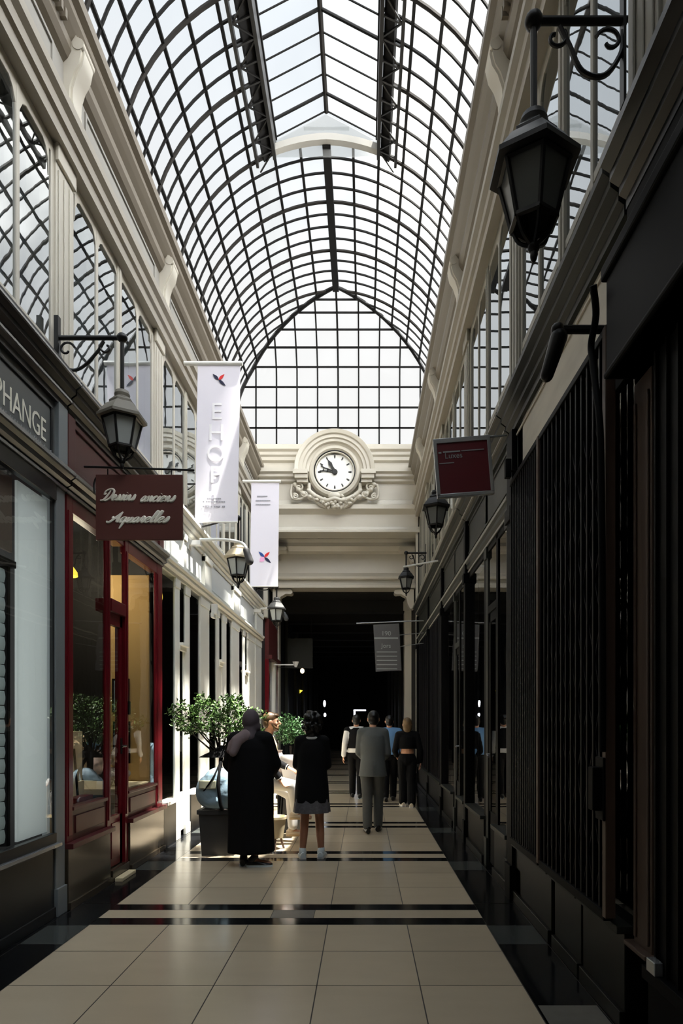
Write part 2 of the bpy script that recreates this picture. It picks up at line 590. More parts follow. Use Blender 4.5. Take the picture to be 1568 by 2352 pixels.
def build_floor():
    xs = [-6.2, XL - .02, -2.40, -2.09, -1.485, -0.88, -0.275, 0.33, 0.935, 1.28, XR + .02, 4.6]
    bands = [4.783 + 2.18 * k for k in range(-4, 14)]
    ys = []
    for b in bands:
        ys += [(b, 'k'), (b + .157, 'c'), (b + .372, 'k'), (b + .527, 't'), (b + 1.078, 't'), (b + 1.629, 't')]
    mb = MB()
    g = 0.0035
    mats = [M['tile'], M['tile_black'], M['tile_grey'], M['tile_patch'], M['grout']]

    def quad(x0, x1, y0, y1, m, z=0.0):
        mb.add([(x0, y0, z), (x1, y0, z), (x1, y1, z), (x0, y1, z)], [(0, 1, 2, 3)], m)
    quad(-6.2, 4.6, -4.2, 36, 4, -0.002)
    for (y0, kind), (y1, _) in zip(ys[:-1], ys[1:]):
        for i in range(len(xs) - 1):
            x0, x1 = xs[i], xs[i + 1]
            if 3 <= i <= 7:
                if kind == 'k':
                    continue
                if kind == 'c':
                    continue
                quad(x0 + g, x1 - g, y0 + g, y1 - g, 0)
        if kind == 'k':
            quad(xs[3], xs[8], y0, y1, 1)
        if kind == 'c':
            if abs(y0 - 4.94) < .05:
                quad(xs[3], -0.74, y0 + g, y1 - g, 0)
                quad(-0.735, -0.40, y0 + g, y1 - g, 3)
                quad(-0.395, xs[8], y0 + g, y1 - g, 0)
            else:
                quad(xs[3], xs[8], y0 + g, y1 - g, 0)
    # dark marble borders with a greyer slab beside each band
    for b in bands:
        for (x0, x1) in ((-6.2, -2.40), (-2.395, -2.093), (0.938, 1.278), (1.283, 4.6)):
            inner = x0 in (-2.395, 0.938)
            cuts = [(b - .42, b - .02, 2), (b - .015, b + .55, 1), (b + .555, b + 1.755, 1)]
            for (y0, y1, m) in cuts:
                quad(x0, x1, y0, y1, m if inner else 1, 0.0)
    quad(0.95, 1.27, 2.80, 3.42, 3, 0.0012)
    o = mb.build('floor', mats)
    tag(o, 'polished cream marble paving with black cross bands and black borders', 'floor', kind='structure')


build_floor()


def build_walls():
    for side in 'LR':
        s = 1 if side == 'L' else -1
        mb = MB()
        back = -4.3 if side == 'L' else 2.9
        # deep dark shop rooms behind the fronts, floor slab of the upper storey, upper wall
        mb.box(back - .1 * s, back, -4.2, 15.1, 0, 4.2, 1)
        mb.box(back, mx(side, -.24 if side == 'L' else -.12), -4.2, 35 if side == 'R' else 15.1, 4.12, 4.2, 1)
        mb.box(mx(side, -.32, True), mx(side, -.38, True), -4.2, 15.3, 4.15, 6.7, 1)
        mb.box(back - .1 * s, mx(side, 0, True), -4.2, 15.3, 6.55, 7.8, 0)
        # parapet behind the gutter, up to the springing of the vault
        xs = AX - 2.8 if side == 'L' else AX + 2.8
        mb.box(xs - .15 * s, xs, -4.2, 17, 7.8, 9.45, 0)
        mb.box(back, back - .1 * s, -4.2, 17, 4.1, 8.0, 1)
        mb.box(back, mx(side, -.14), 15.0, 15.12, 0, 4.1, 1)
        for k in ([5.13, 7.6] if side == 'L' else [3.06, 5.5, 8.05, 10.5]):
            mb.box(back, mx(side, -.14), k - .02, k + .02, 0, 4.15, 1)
        name = 'wall_left' if side == 'L' else 'wall_right'
        w = mb.build(name, [M['stone'], M['void']])
        tag(w, 'tall beige wall of the arcade, %s side' % ('left' if side == 'L' else 'right'), 'wall', kind='structure')
        # fluted pilasters between the window bays
        for k in range(-1, 6):
            y = .44 + 2.57 * k
            p = MB()
            x = lambda d: mx(side, d, True)
            p.box(x(-.3), x(.024), y - .16, y + .16, 4.34, 6.56)
            for j in range(3):
                p.box(x(.024), x(.036), y - .13 + j * .1, y - .07 + j * .1, 4.45, 6.35)
            p.box(x(.02), x(.05), y - .17, y + .17, 6.40, 6.56)
            p.box(x(.02), x(.05), y - .17, y + .17, 4.34, 4.46)
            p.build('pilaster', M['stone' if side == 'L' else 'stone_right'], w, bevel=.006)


build_walls()


def build_upper_windows():
    n = 0
    for side in 'LR':
        for k in range(1 if side == 'L' else 0, 6):
            n += 1
            y0, y1 = .44 + 2.57 * k + .16, .44 + 2.57 * (k + 1) - .16
            y1 = min(y1, 15.28)
            x = lambda d: mx(side, d, True)
            fr = MB()
            ym = (y0 + y1) / 2
            fr.box(x(-.10), x(.0), y0, y1, 4.2, 4.34)
            fr.box(x(-.10), x(.0), y0, y1, 6.44, 6.56)
            fr.box(x(-.10), x(.0), y0, y1, 4.74, 4.80)
            for (a, b, d) in ((y0, y0 + .05, .004), (y1 - .05, y1, .004), (ym - .06, ym + .06, .012)):
                fr.box(x(-.10), x(d), a, b, 4.2, 6.5)
            fr.box(x(.01), x(.022), ym - .02, ym + .02, 4.2, 6.5)
            for q in ((y0 + ym) / 2, (y1 + ym) / 2):
                fr.box(x(-.10), x(.004), q - .02, q + .025, 4.2, 6.5)
            # small rounded heads in the upper corners of each light
            qs = [y0 + .06, (y0 + ym) / 2, ym, (y1 + ym) / 2, y1 - .06]
            for a, b in zip(qs[:-1], qs[1:]):
                for (c, sgn) in ((a + .02, 1), (b - .02, -1)):
                    fr.prism([(c, 6.45), (c + sgn * .12, 6.45), (c + sgn * .05, 6.40), (c + sgn * .01, 6.32), (c, 6.2)], 'x', x(-.06), x(.002))
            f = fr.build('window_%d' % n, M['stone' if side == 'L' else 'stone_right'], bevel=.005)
            ord_ = (['nearest', 'second', 'third', 'fourth', 'farthest'] if side == 'L' else ['nearest', 'second', 'third', 'fourth', 'fifth', 'farthest'])[k - (1 if side == 'L' else 0)]
            tag(f, 'beige four-light upper window, %s along the %s wall' % (ord_, 'left' if side == 'L' else 'right'), 'window', kind='structure')
            for a, b in zip(qs[:-1], qs[1:]):
                p = MB()
                tilt = rnd.uniform(-.006, .006)
                X = x(-.008)
                p.add([(X + tilt, a, 4.2), (X - tilt, b, 4.2), (X - tilt, b, 6.5), (X + tilt, a, 6.5)], [(0, 1, 2, 3)])
                p.build('pane', M['glass_upper'], f)
            c = MB()
            c.box(x(-.24), x(-.26), y0 - .1, y1 + .1, 4.2, 6.5)
            c.build('blind', M['blind'], f)


build_upper_windows()


def build_entablature():
    prof = [(0, 6.55), (.09, 6.55), (.09, 6.66), (.12, 6.68), (.12, 6.78), (.16, 6.82), (.16, 6.90), (.06, 6.93), (.06, 7.30), (.10, 7.34),
            (.13, 7.40), (.13, 7.48), (.17, 7.54), (.205, 7.60), (.205, 7.66), (.25, 7.70), (.25, 7.80), (0, 7.80)]
    for i, side in enumerate('LR'):
        mb = MB()
        sc = 1.0 if side == 'L' else 1.1
        y0, y1 = -4.2, YEND + .1
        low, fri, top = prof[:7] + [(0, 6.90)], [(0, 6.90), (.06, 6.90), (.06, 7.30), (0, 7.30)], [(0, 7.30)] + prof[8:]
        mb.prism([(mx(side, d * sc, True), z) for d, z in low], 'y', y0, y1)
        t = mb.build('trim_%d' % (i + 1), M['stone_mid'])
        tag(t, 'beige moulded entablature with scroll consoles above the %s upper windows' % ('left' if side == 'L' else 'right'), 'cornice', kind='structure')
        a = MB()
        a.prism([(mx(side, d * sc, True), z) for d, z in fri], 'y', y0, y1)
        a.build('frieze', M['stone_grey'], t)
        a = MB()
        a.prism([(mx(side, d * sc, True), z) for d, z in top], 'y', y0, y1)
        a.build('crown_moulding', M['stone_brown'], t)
        # raised frieze panels and consoles over each pilaster
        for k in range(0, 6):
            y = .44 + 2.57 * k
            c = MB()
            # an s-scroll bracket, taller than deep, seen from below
            curve = [(.06, 6.86), (.12, 6.86), (.145, 6.92), (.13, 7.0), (.135, 7.10), (.17, 7.22), (.215, 7.30), (.235, 7.40), (.22, 7.50), (.17, 7.56), (.06, 7.56)]
            c.prism([(mx(side, d * sc, True), z) for d, z in curve], 'y', y - .085, y + .085)
            c.prism([(mx(side, (d - .02 if d > .07 else d) * sc, True), z) for d, z in curve], 'y', y - .11, y + .11)
            c.lathe([(.05, -.115), (.05, .115)], (mx(side, .19 * sc, True), y, 7.46), 16, 'y')
            c.lathe([(.035, -.115), (.035, .115)], (mx(side, .12 * sc, True), y, 6.90), 16, 'y')
            c.build('console', M['stone'], t, smooth=40)
            p = MB()
            xa, xb = mx(side, .06 * sc, True), mx(side, .075 * sc, True)
            ya, yb = y + .3, y + 2.57 - .3
            for (u0, u1, z0, z1) in ((ya, yb, 7.24, 7.27), (ya, yb, 6.97, 7.0), (ya, ya + .03, 7.0, 7.24), (yb - .03, yb, 7.0, 7.24)):
                p.box(xa, xb, u0, u1, z0, z1)
            p.build('frieze_panel', M['stone_grey'], t)
        d = MB()
        y = 2.6
        while y < 5.3:
            d.box(mx(side, .13 * sc, True), mx(side, .18 * sc, True), y, y + .035, 7.47, 7.55)
            y += .07
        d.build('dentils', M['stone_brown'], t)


build_entablature()

# ------------------------------------------------------------------ glazed vault
VR, VC = 2.9, 0.1
VT0 = math.asin(VC / VR)
VZ = 12.3 - VR * math.cos(VT0)
TS = 0.172
YL = 11.6           # the raised skylight stops here
YG0, ZG0 = 15.5, 12.3
YG1 = 16.9


def vp(t):
    """point of the vault at signed arc angle"""
    s = 1 if t >= 0 else -1
    a = abs(t) + VT0
    return AX + s * (VR * math.sin(a) - VC), VZ + VR * math.cos(a)


def yg(z):
    """the glazed end leans in: its plane at height z"""
    d = math.sqrt(max(0, VR * VR - (z - VZ) ** 2)) - VC if z > VZ else VR - VC
    return min(YG1, YG0 + max(0, d) * .60)


def build_roof():
    root = empty('ceiling', (AX, 0, 9.4), 'glazed iron barrel vault of small panes with a raised ridge skylight', 'glass roof', kind='structure')
    tmax = 8.55 * TS
    gl, gd, bars = MB(), MB(), MB()
    dy = .333
    ny = int((YG1 + 3) / dy) + 1
    y_of = lambda j: YL + dy * (j - 46)
    j0, j1 = 0, 64
    # glass
    for sgn in (-1, 1):
        for k in range(0, 9):
            for sub in range(2):
                t0, t1 = sgn * (k + sub / 2) * TS, sgn * (k + sub / 2 + .5) * TS
                if abs(t0) > tmax:
                    continue
                t1 = max(-tmax, min(tmax, t1))
                (xa, za), (xb, zb) = vp(t0), vp(t1)
                ys, ye = -3.0, min(yg(za), yg(zb))
                if k < 2:
                    ys = YL
                dirty = (k == 2)
                (gd if dirty else gl).add([(xa, ys, za), (xb, ys, zb), (xb, ye, zb), (xa, ye, za)], [(0, 1, 2, 3)])
    gl.build('glass', M['glass_roof'], root)
    gd.build('glass', M['glass_roof_dirty'], root)
    # purlins along the passage
    for sgn in (-1, 1):
        for k in range(1, 9):
            x, z = vp(sgn * k * TS)
            ys = YL if k < 2 else -3.0
            bars.tube([(x, ys, z - .01), (x, yg(z), z - .01)], .034, 4)
    # thin transverse bars
    for j in range(j0, j1):
        y = y_of(j)
        if y < -3 or y > YG1 or j % 4 == 2:
            continue
        for sgn in (-1, 1):
            pts = []
            q = 0
            while q <= 8.55 * 2:
                t = q / 2 * TS
                x, z = vp(sgn * t)
                if yg(z) >= y - .02 and (t >= 1.98 * TS or y >= YL - .01):
                    pts.append((x, y, z - .012))
                q += 1
            if len(pts) > 1:
                bars.tube(pts, .023, 4)
    bars.build('glazing_bars', M['bar'], root)
    for j in range(j0, j1):
        y = y_of(j)
        if y < -3 or y > YG1 or j % 4 != 2:
            continue
        rb = MB()
        for sgn in (-1, 1):
            pts = []
            q = 0
            while q <= 8.55 * 2:
                t = q / 2 * TS
                x, z = vp(sgn * t)
                if yg(z) >= y - .02 and (t >= 1.98 * TS or y >= YL - .01):
                    pts.append((x, y, z - .03))
                q += 1
            if len(pts) > 1:
                rb.tube(pts, .034, 6)
        if rb.v:
            rb.build('rib', M['rust'], root)
    # ridge beam of the closed part
    r = MB()
    x, z = vp(0)
    r.box(x - .075, x + .075, YL, YG0 + .02, z - .12, z + .02)
    r.build('ridge_beam', M['bar'], root)
    # end arch where the raised skylight begins
    e = MB()
    pts = [vp(t * TS / 4) for t in range(-8, 9)]
    poly = [(x, z + .05) for x, z in pts] + [(x, z - .07) for x, z in reversed(pts)]
    n = len(pts)
    for a in range(n - 1):
        q = [poly[a], poly[a + 1], poly[2 * n - 2 - a], poly[2 * n - 1 - a]]
        e.prism(q, 'y', YL - .10, YL + .02)
    e.build('end_arch', M['stone_grey'], root)
    # lattice girders carrying the skylight
    for sgn in (-1, 1):
        g = MB()
        xi, zi = vp(sgn * 1.98 * TS)
        xo, zo = vp(sgn * 2.62 * TS)
        g.box(xi - .03, xi + .03, -3, YL + .05, zi - .12, 12.32)
        g.box(min(xo, xo + .05 * sgn), max(xo, xo + .05 * sgn), -3, YL + .05, zo - .14, zo - .02)
        y = -3.0
        k = 0
        while y < YL - .1:
            a, b = ((xi, y, zi - .08), (xo, y + .315, zo - .08)) if k % 2 == 0 else ((xo, y, zo - .08), (xi, y + .315, zi - .08))
            g.tube([a, b], .016, 4)
            g.tube([(xi, y, zi - .08), (xo, y, zo - .08)], .02, 4)
            y += .315
            k += 1
        g.build('lattice_girder', M['iron'], root)
        gu = MB()
        gu.prism([(xi + sgn * .04, zi + .0), (xi + sgn * .06, zi - .06), (xo - sgn * .1, zo - .03), (xo - sgn * .06, zo + .02)], 'y', -3, YL + .05)
        gu.build('gutter', M['bar'], root)
    # the raised pitched skylight
    sk = MB()
    zr, zb, hw = 12.83, 12.34, .94
    sk.tube([(AX, -3, zr), (AX, YL, zr)], .045, 6)
    sk.build('skylight_ridge', M['rust'], root)
    sb, sg = MB(), MB()
    j = 0
    while True:
        y = YL - .02 - j * .333
        if y < -3:
            break
        r_ = .026 if j % 4 == 1 else .013
        for sgn in (-1, 1):
            sb.tube([(AX, y, zr), (AX + sgn * hw, y, zb)], r_, 4)
        j += 1
    for sgn in (-1, 1):
        sb.box(AX + sgn * hw - .03, AX + sgn * hw + .03, -3, YL, zb - .04, zb + .02)
        sb.box(AX + sgn * (hw + .08) - .015, AX + sgn * (hw + .08) + .015, -3, YL, zb - .14, zb - .1)
        sg.add([(AX, -3, zr + .01), (AX + sgn * hw, -3, zb + .01), (AX + sgn * hw, YL, zb + .01), (AX, YL, zr + .01)], [(0, 1, 2, 3)])
    sb.build('skylight_bars', M['bar'], root)
    sg.build('skylight_glass', M['glass_roof'], root)
    tr = MB()
    tr.prism([(AX - hw, zb), (AX + hw, zb), (AX, zr)], 'y', YL + .04, YL + .06)
    tr.prism([(AX - hw, zb), (AX - hw, zb - .3), (AX + hw, zb - .3), (AX + hw, zb)], 'y', YL + .04, YL + .06)
    tr.box(AX - .42, AX + .42, YL + .03, YL + .05, zb + .18, zb + .25)
    tr.build('skylight_gable', M['glass_roof_dirty'], root)
    # glazed end: leans in at the top, upright below
    fr, pn = MB(), MB()
    outline = []
    for q in range(-17, 18):
        x, z = vp(q / 2 * TS)
        outline.append((x, yg(z), z))
    fr.tube(outline, .05, 6)
    bot = 8.75

    def column(x, zt, nseg=10):
        zs = [bot] + [VZ + .5 + (zt - VZ - .5) * (1 - (1 - q / nseg) ** 2) for q in range(nseg + 1)] if zt > VZ + .5 else [bot, zt]
        return [(x, yg(z), z) for z in zs]
    for i in range(len(outline) - 1):
        a, b = outline[i], outline[i + 1]
        ca, cb = column(a[0], a[2]), column(b[0], b[2])
        if len(ca) != len(cb):
            ca = cb = None
            pn.add([(a[0], YG1, bot), (b[0], YG1, bot), b, a], [(0, 1, 2, 3)])
            continue
        for q in range(len(ca) - 1):
            pn.add([ca[q], cb[q], cb[q + 1], ca[q + 1]], [(0, 1, 2, 3)])
    pn.build('gable_glass', M['glass_roof'], root)

    def ztop(x):
        d = abs(x - AX)
        if d > VR - VC:
            return VZ
        return VZ + math.sqrt(max(0, VR * VR - (d + VC) ** 2))
    for i in range(-5, 6):
        x = AX - .0 + i * .553
        fr.tube(column(x, ztop(x)), .034 if i == 0 else .027, 4)
    for v in (1025, 983, 936, 889, 843, 798, 757, 718, 688):
        z = 9.0
        for _ in range(40):
            z = .5 * z + .5 * (EYE + (1657 - v) * yg(z) / FPX)
        d = math.sqrt(max(0, VR * VR - (z - VZ) ** 2)) - VC if z > VZ else VR - VC
        fr.tube([(AX - d, yg(z), z), (AX + d, yg(z), z)], .027, 4)
    fr.build('gable_frame', M['bar'], root)
    return root


build_roof()


# ------------------------------------------------------------------ wall with the clock, and the dark passage beyond
def build_end():
    Y = YEND
    mb = MB()
    mb.box(-4.4, 3.0, Y, Y + .5, 6.16, 8.25)
    w = mb.build('wall_end', M['stone_gloss'])
    tag(w, 'cream end wall of beams and mouldings over the dark passage', 'wall', kind='structure')

    def bar(name, poly, y0=-2.7, x1=1.38, m='stone_gloss'):
        b = MB()
        b.prism(poly, 'x', y0, x1)
        return b.build(name, M[m], w)
    bar('top_ledge', [(Y, 7.86), (Y - .06, 7.90), (Y - .06, 7.98), (Y - .10, 8.02), (Y - .10, 8.09), (Y - .15, 8.14), (Y - .15, 8.25), (Y, 8.25)])
    for xa, xb in ((-2.7, -1.66), (.25, 1.38)):
        bar('ledge_cornice', [(Y, 7.34), (Y - .08, 7.38), (Y - .08, 7.43), (Y - .16, 7.47), (Y - .16, 7.53), (Y - .22, 7.57), (Y - .22, 7.66), (Y, 7.70)], xa, xb)
    bar('lower_moulding', [(Y, 6.60), (Y - .05, 6.64), (Y - .13, 6.70), (Y - .13, 6.80), (Y - .06, 6.84), (Y - .04, 6.93), (Y, 6.95)])
    bar('fascia_edge', [(Y, 6.16), (Y - .05, 6.16), (Y - .05, 6.20), (Y - .02, 6.24), (Y, 6.30)])
    # second beam, deeper in and lower
    Y2 = 16.3
    b = MB()
    b.box(-2.5, 1.4, Y2, Y2 + .4, 5.0, 6.9)
    b.box(-2.5, 1.4, Y + .5, Y2 + .1, 6.7, 6.95)
    b.build('beam', M['stone_gloss'], w)
    b = MB()
    cove = [(Y2, 5.22), (Y2 - .10, 5.24), (Y2 - .10, 5.30), (Y2 - .03, 5.40), (Y2, 5.75)]
    b.prism(cove, 'x', -2.5, 1.2)
    b.prism([(Y2, 5.0), (Y2 - .14, 5.0), (Y2 - .14, 5.06), (Y2 - .08, 5.12), (Y2, 5.14)], 'x', -2.5, 1.38)
    b.prism([(Y2, 5.9), (Y2 - .12, 5.94), (Y2 - .2, 6.05), (Y2 - .2, 6.14), (Y2 - .3, 6.2), (Y2 - .3, 6.28), (Y2, 6.28)], 'x', -2.5, 1.38)
    b.build('beam_moulding', M['stone_gloss'], w, smooth=30)
    for sx in (-1, 1):
        # small scrolled brackets where the beams meet the side walls
        for (yy, z0, x0, s) in ((Y2 - .25, 6.0, 1.3, .8), (Y2 + .1, 4.98, 1.3, 1.0)):
            xw = x0 if sx > 0 else -2.36
            c = MB()
            curve = [(0, -.5), (.10, -.5), (.16, -.38), (.2, -.2), (.34, -.12), (.46, -.13), (.5, -.06), (.46, 0), (0, 0)]
            c.prism([(xw - sx * d * s, z0 + z * s) for d, z in curve], 'y', yy - .14, yy + .14)
            c.lathe([(.06 * s, -.15), (.06 * s, .15)], (xw - sx * .45 * s, yy, z0 - .07 * s), 14, 'y')
            c.build('corbel', M['stone'], w, smooth=40)
    # passage beyond: dark walls, beamed ceiling, piers
    d = MB()
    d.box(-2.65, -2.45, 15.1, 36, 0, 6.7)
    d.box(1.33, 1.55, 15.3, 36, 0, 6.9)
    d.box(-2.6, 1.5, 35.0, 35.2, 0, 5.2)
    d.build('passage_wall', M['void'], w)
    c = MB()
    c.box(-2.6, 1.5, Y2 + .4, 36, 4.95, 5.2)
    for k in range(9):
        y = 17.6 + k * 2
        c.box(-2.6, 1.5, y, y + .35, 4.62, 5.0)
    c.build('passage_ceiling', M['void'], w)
    p = MB()
    for (xa, xb, ya, yb, z1) in ((-2.46, -2.33, 17.2, 17.6, 5.0), (1.14, 1.34, 17.5, 17.9, 4.95)):
        p.box(xa, xb, ya, yb, 0, z1)
        p.box(xa - .03, xb + .03, ya - .03, yb + .03, z1 - .3, z1 - .05)
        p.box(xa - .03, xb + .03, ya - .03, yb + .03, 0, .3)
    p.box(1.28, 1.34, 15.32, 15.5, 0, 6.2)
    p.box(-2.52, -2.36, 15.32, 15.5, 4.1, 6.2)
    p.build('pier', M['stone'], w, bevel=.008)
    # shallow piers further along the dark passage
    for k in range(6):
        q = MB()
        y = 19.5 + k * 2.6
        q.box(-2.46, -2.36, y, y + .3, 0, 4.95)
        q.box(1.24, 1.34, y, y + .3, 0, 4.95)
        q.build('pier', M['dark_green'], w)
    o = MB()
    o.box(-6, 4, -4.3, -4.2, 0, 12.5)  # added unseen wall that stops sky light flooding in from behind
    o = o.build('wall_back', M['interior'])
    tag(o, 'dark wall closing the arcade behind the viewer', 'wall', kind='structure')


build_end()


# ------------------------------------------------------------------ sky, sun, camera
def build_light():
    w = bpy.data.worlds.new('sky')
    scene.world = w
    w.use_nodes = True
    nt = w.node_tree
    bg = nt.nodes['Background']
    tc = nt.nodes.new('ShaderNodeTexCoord')
    sp = nt.nodes.new('ShaderNodeSeparateXYZ')
    nt.links.new(tc.outputs['Generated'], sp.inputs[0])
    # brighter, sunward sky to the right; paler and dimmer to the left
    dp = nt.nodes.new('ShaderNodeVectorMath')
    dp.operation = 'DOT_PRODUCT'
    dp.inputs[1].default_value = (.86, -.5, 0)
    nt.links.new(tc.outputs['Generated'], dp.inputs[0])
    mr = nt.nodes.new('ShaderNodeMapRange')
    mr.interpolation_type = 'SMOOTHSTEP'
    mr.inputs['From Min'].default_value = 0.0
    mr.inputs['From Max'].default_value = 0.75
    mr.inputs['To Min'].default_value = SKY_L
    mr.inputs['To Max'].default_value = SKY_R
    nt.links.new(dp.outputs['Value'], mr.inputs['Value'])
    nt.links.new(mr.outputs[0], bg.inputs['Strength'])
    # a faint blue gap among white clouds overhead
    ns = nt.nodes.new('ShaderNodeTexNoise')
    ns.inputs['Scale'].default_value = 2.2
    ns.inputs['Detail'].default_value = 4
    nt.links.new(tc.outputs['Generated'], ns.inputs['Vector'])
    zr = nt.nodes.new('ShaderNodeMapRange')
    zr.inputs['From Min'].default_value = 0.55
    zr.inputs['From Max'].default_value = 0.85
    nt.links.new(sp.outputs['Z'], zr.inputs['Value'])
    mu = nt.nodes.new('ShaderNodeMath')
    mu.operation = 'MULTIPLY'
    nt.links.new(zr.outputs[0], mu.inputs[0])
    nt.links.new(ns.outputs['Fac'], mu.inputs[1])
    cm = nt.nodes.new('ShaderNodeMix')
    cm.data_type = 'RGBA'
    cm.inputs[6].default_value = (1.0, 0.992, 0.975, 1)
    cm.inputs[7].default_value = (0.70, 0.85, 1.0, 1)
    nt.links.new(mu.outputs[0], cm.inputs[0])
    nt.links.new(cm.outputs[2], bg.inputs['Color'])

    # two added spots stand in for a shaft of sun on the left shops
    s = Vector((.25, -.08, .9)).normalized()
    D = 60
    for yy in (8.95, 12.35):
        tgt = Vector((-1.95, yy, 0))
        l = bpy.data.lights.new('sun_shaft', 'SPOT')
        l.energy = SUN
        l.color = (1.0, 0.95, 0.86)
        l.spot_size = 2 * math.atan(1.78 / D)
        l.spot_blend = 0.08
        l.shadow_soft_size = 0.27
        o = bpy.data.objects.new('sun_shaft', l)
        col.objects.link(o)
        o.location = tgt + s * D
        o.rotation_euler = s.to_track_quat('Z', 'Y').to_euler()

    c = bpy.data.cameras.new('camera')
    c.sensor_fit = 'AUTO'
    c.sensor_width = 36
    c.lens = FPX / 2352 * 36
    c.shift_x = -(835 - 784) / 2352
    c.shift_y = (1657 - 1176) / 2352
    c.clip_start = 0.05
    co = bpy.data.objects.new('camera', c)
    col.objects.link(co)
    co.location = (0, 0, EYE)
    co.rotation_euler = (PI / 2, 0, 0)
    scene.camera = co
    vs = scene.view_settings
    vs.view_transform = 'Standard'
    vs.look = 'None'
    vs.gamma = 1
    vs.exposure = EXPO
    vs.use_curve_mapping = False
    scene.cycles.use_denoising = True
    scene.cycles.max_bounces = 8
    scene.cycles.transparent_max_bounces = 16
    scene.cycles.sample_clamp_indirect = 6


SKY_L, SKY_R, SUN, EXPO = 0.97, 12.0, 1500000, 0.0
build_light()
# ================================================================== SHOPFRONTS
UP = [(-.1, 4.08), (.03, 4.08), (.03, 4.13), (.06, 4.15), (.06, 4.19), (.10, 4.22), (.10, 4.26), (.14, 4.29), (.14, 4.33), (-.14, 4.33), (-.14, 4.22), (-.1, 4.22)]
LO = [(-.1, 3.42), (.02, 3.42), (.02, 3.46), (.06, 3.48), (.06, 3.52), (.09, 3.54), (.09, 3.57), (.02, 3.61), (-.1, 3.61)]


def sb(mb, side, d0, d1, y0, y1, z0, z1, m=0):
    return mb.box(mx(side, d0), mx(side, d1), y0, y1, z0, z1, m)


def sp(mb, side, prof, y0, y1, m=0):
    return mb.prism([(mx(side, d), z) for d, z in prof], 'y', y0, y1, m)


def part(name, side, boxes, m, parent, bevel=.004):
    if name in ('stall_riser', 'sill', 'plinth', 'rail', 'fascia_frame', 'transom_bar', 'panel') and len(boxes) > 1 and name != 'panel':
        for b in boxes:
            o = part(name, side, [b], m, parent, bevel)
        return o
    mb = MB()
    for b in boxes:
        sb(mb, side, *b)
    return mb.build(name, M[m], parent, bevel=bevel)


def pane(side, y0, y1, z0, z1, m, parent, d=-.035):
    mb = MB()
    X = mx(side, d)
    mb.add([(X, y0, z0), (X, y1, z0), (X, y1, z1), (X, y0, z1)], [(0, 1, 2, 3)])
    return mb.build('pane', M[m], parent)


def wall_text(side, body, y0, y1, z0, z1, m, parent, d, name='lettering', depth=.008):
    """lettering standing on a fascia, fitted to the given width and height"""
    t = text_mb(body, 1.0, depth)
    xs = [p.x for p in t.v]
    zs = [p.z for p in t.v]
    sx, sz = (y1 - y0) / (max(xs) - min(xs)), (z1 - z0) / (max(zs) - min(zs))
    for p in t.v:
        a = (p.x - min(xs)) * sx
        h = (p.z - min(zs)) * sz
        y = y0 + a if side == 'L' else y1 - a
        p.x, p.y, p.z = mx(side, d - p.y), y, z0 + h
    return t.build(name, M[m], parent)


def cornices(side, y0, y1, mu, ml, parent, edge=None, zl=0.0, lower=True):
    a = MB()
    sp(a, side, UP if side == 'L' else UP[1:-3] + [(-.025, 4.33), (-.025, 4.08)], y0, y1)
    c = a.build('cornice', M[mu], parent)
    if not lower:
        part('trim', side, [(-.05, .012, y0, y1, 3.62, 3.66), (-.05, .02, y0, y1, 3.655, 3.675)], mu, parent)
        return
    b = MB()
    k = 1.0 if side == 'L' else .5
    sp(b, side, [(d * k if d > 0 else d, z + zl) for d, z in LO], y0, y1)
    c2 = b.build('lower_cornice', M[ml], parent)
    if edge:
        e = MB()
        sb(e, side, .135, .150, y0, y1, 4.285, 4.30)
        sb(e, side, .055, .072, y0, y1, 4.148, 4.165)
        e.build('edge_trim', M[edge], c)
        e = MB()
        sb(e, side, .085 * k, .105 * k, y0, y1, 3.545 + zl, 3.575 + zl)
        sb(e, side, .018 * k, .034 * k, y0, y1, 3.425 + zl, 3.445 + zl)
        e.build('edge_trim', M[edge], c2)


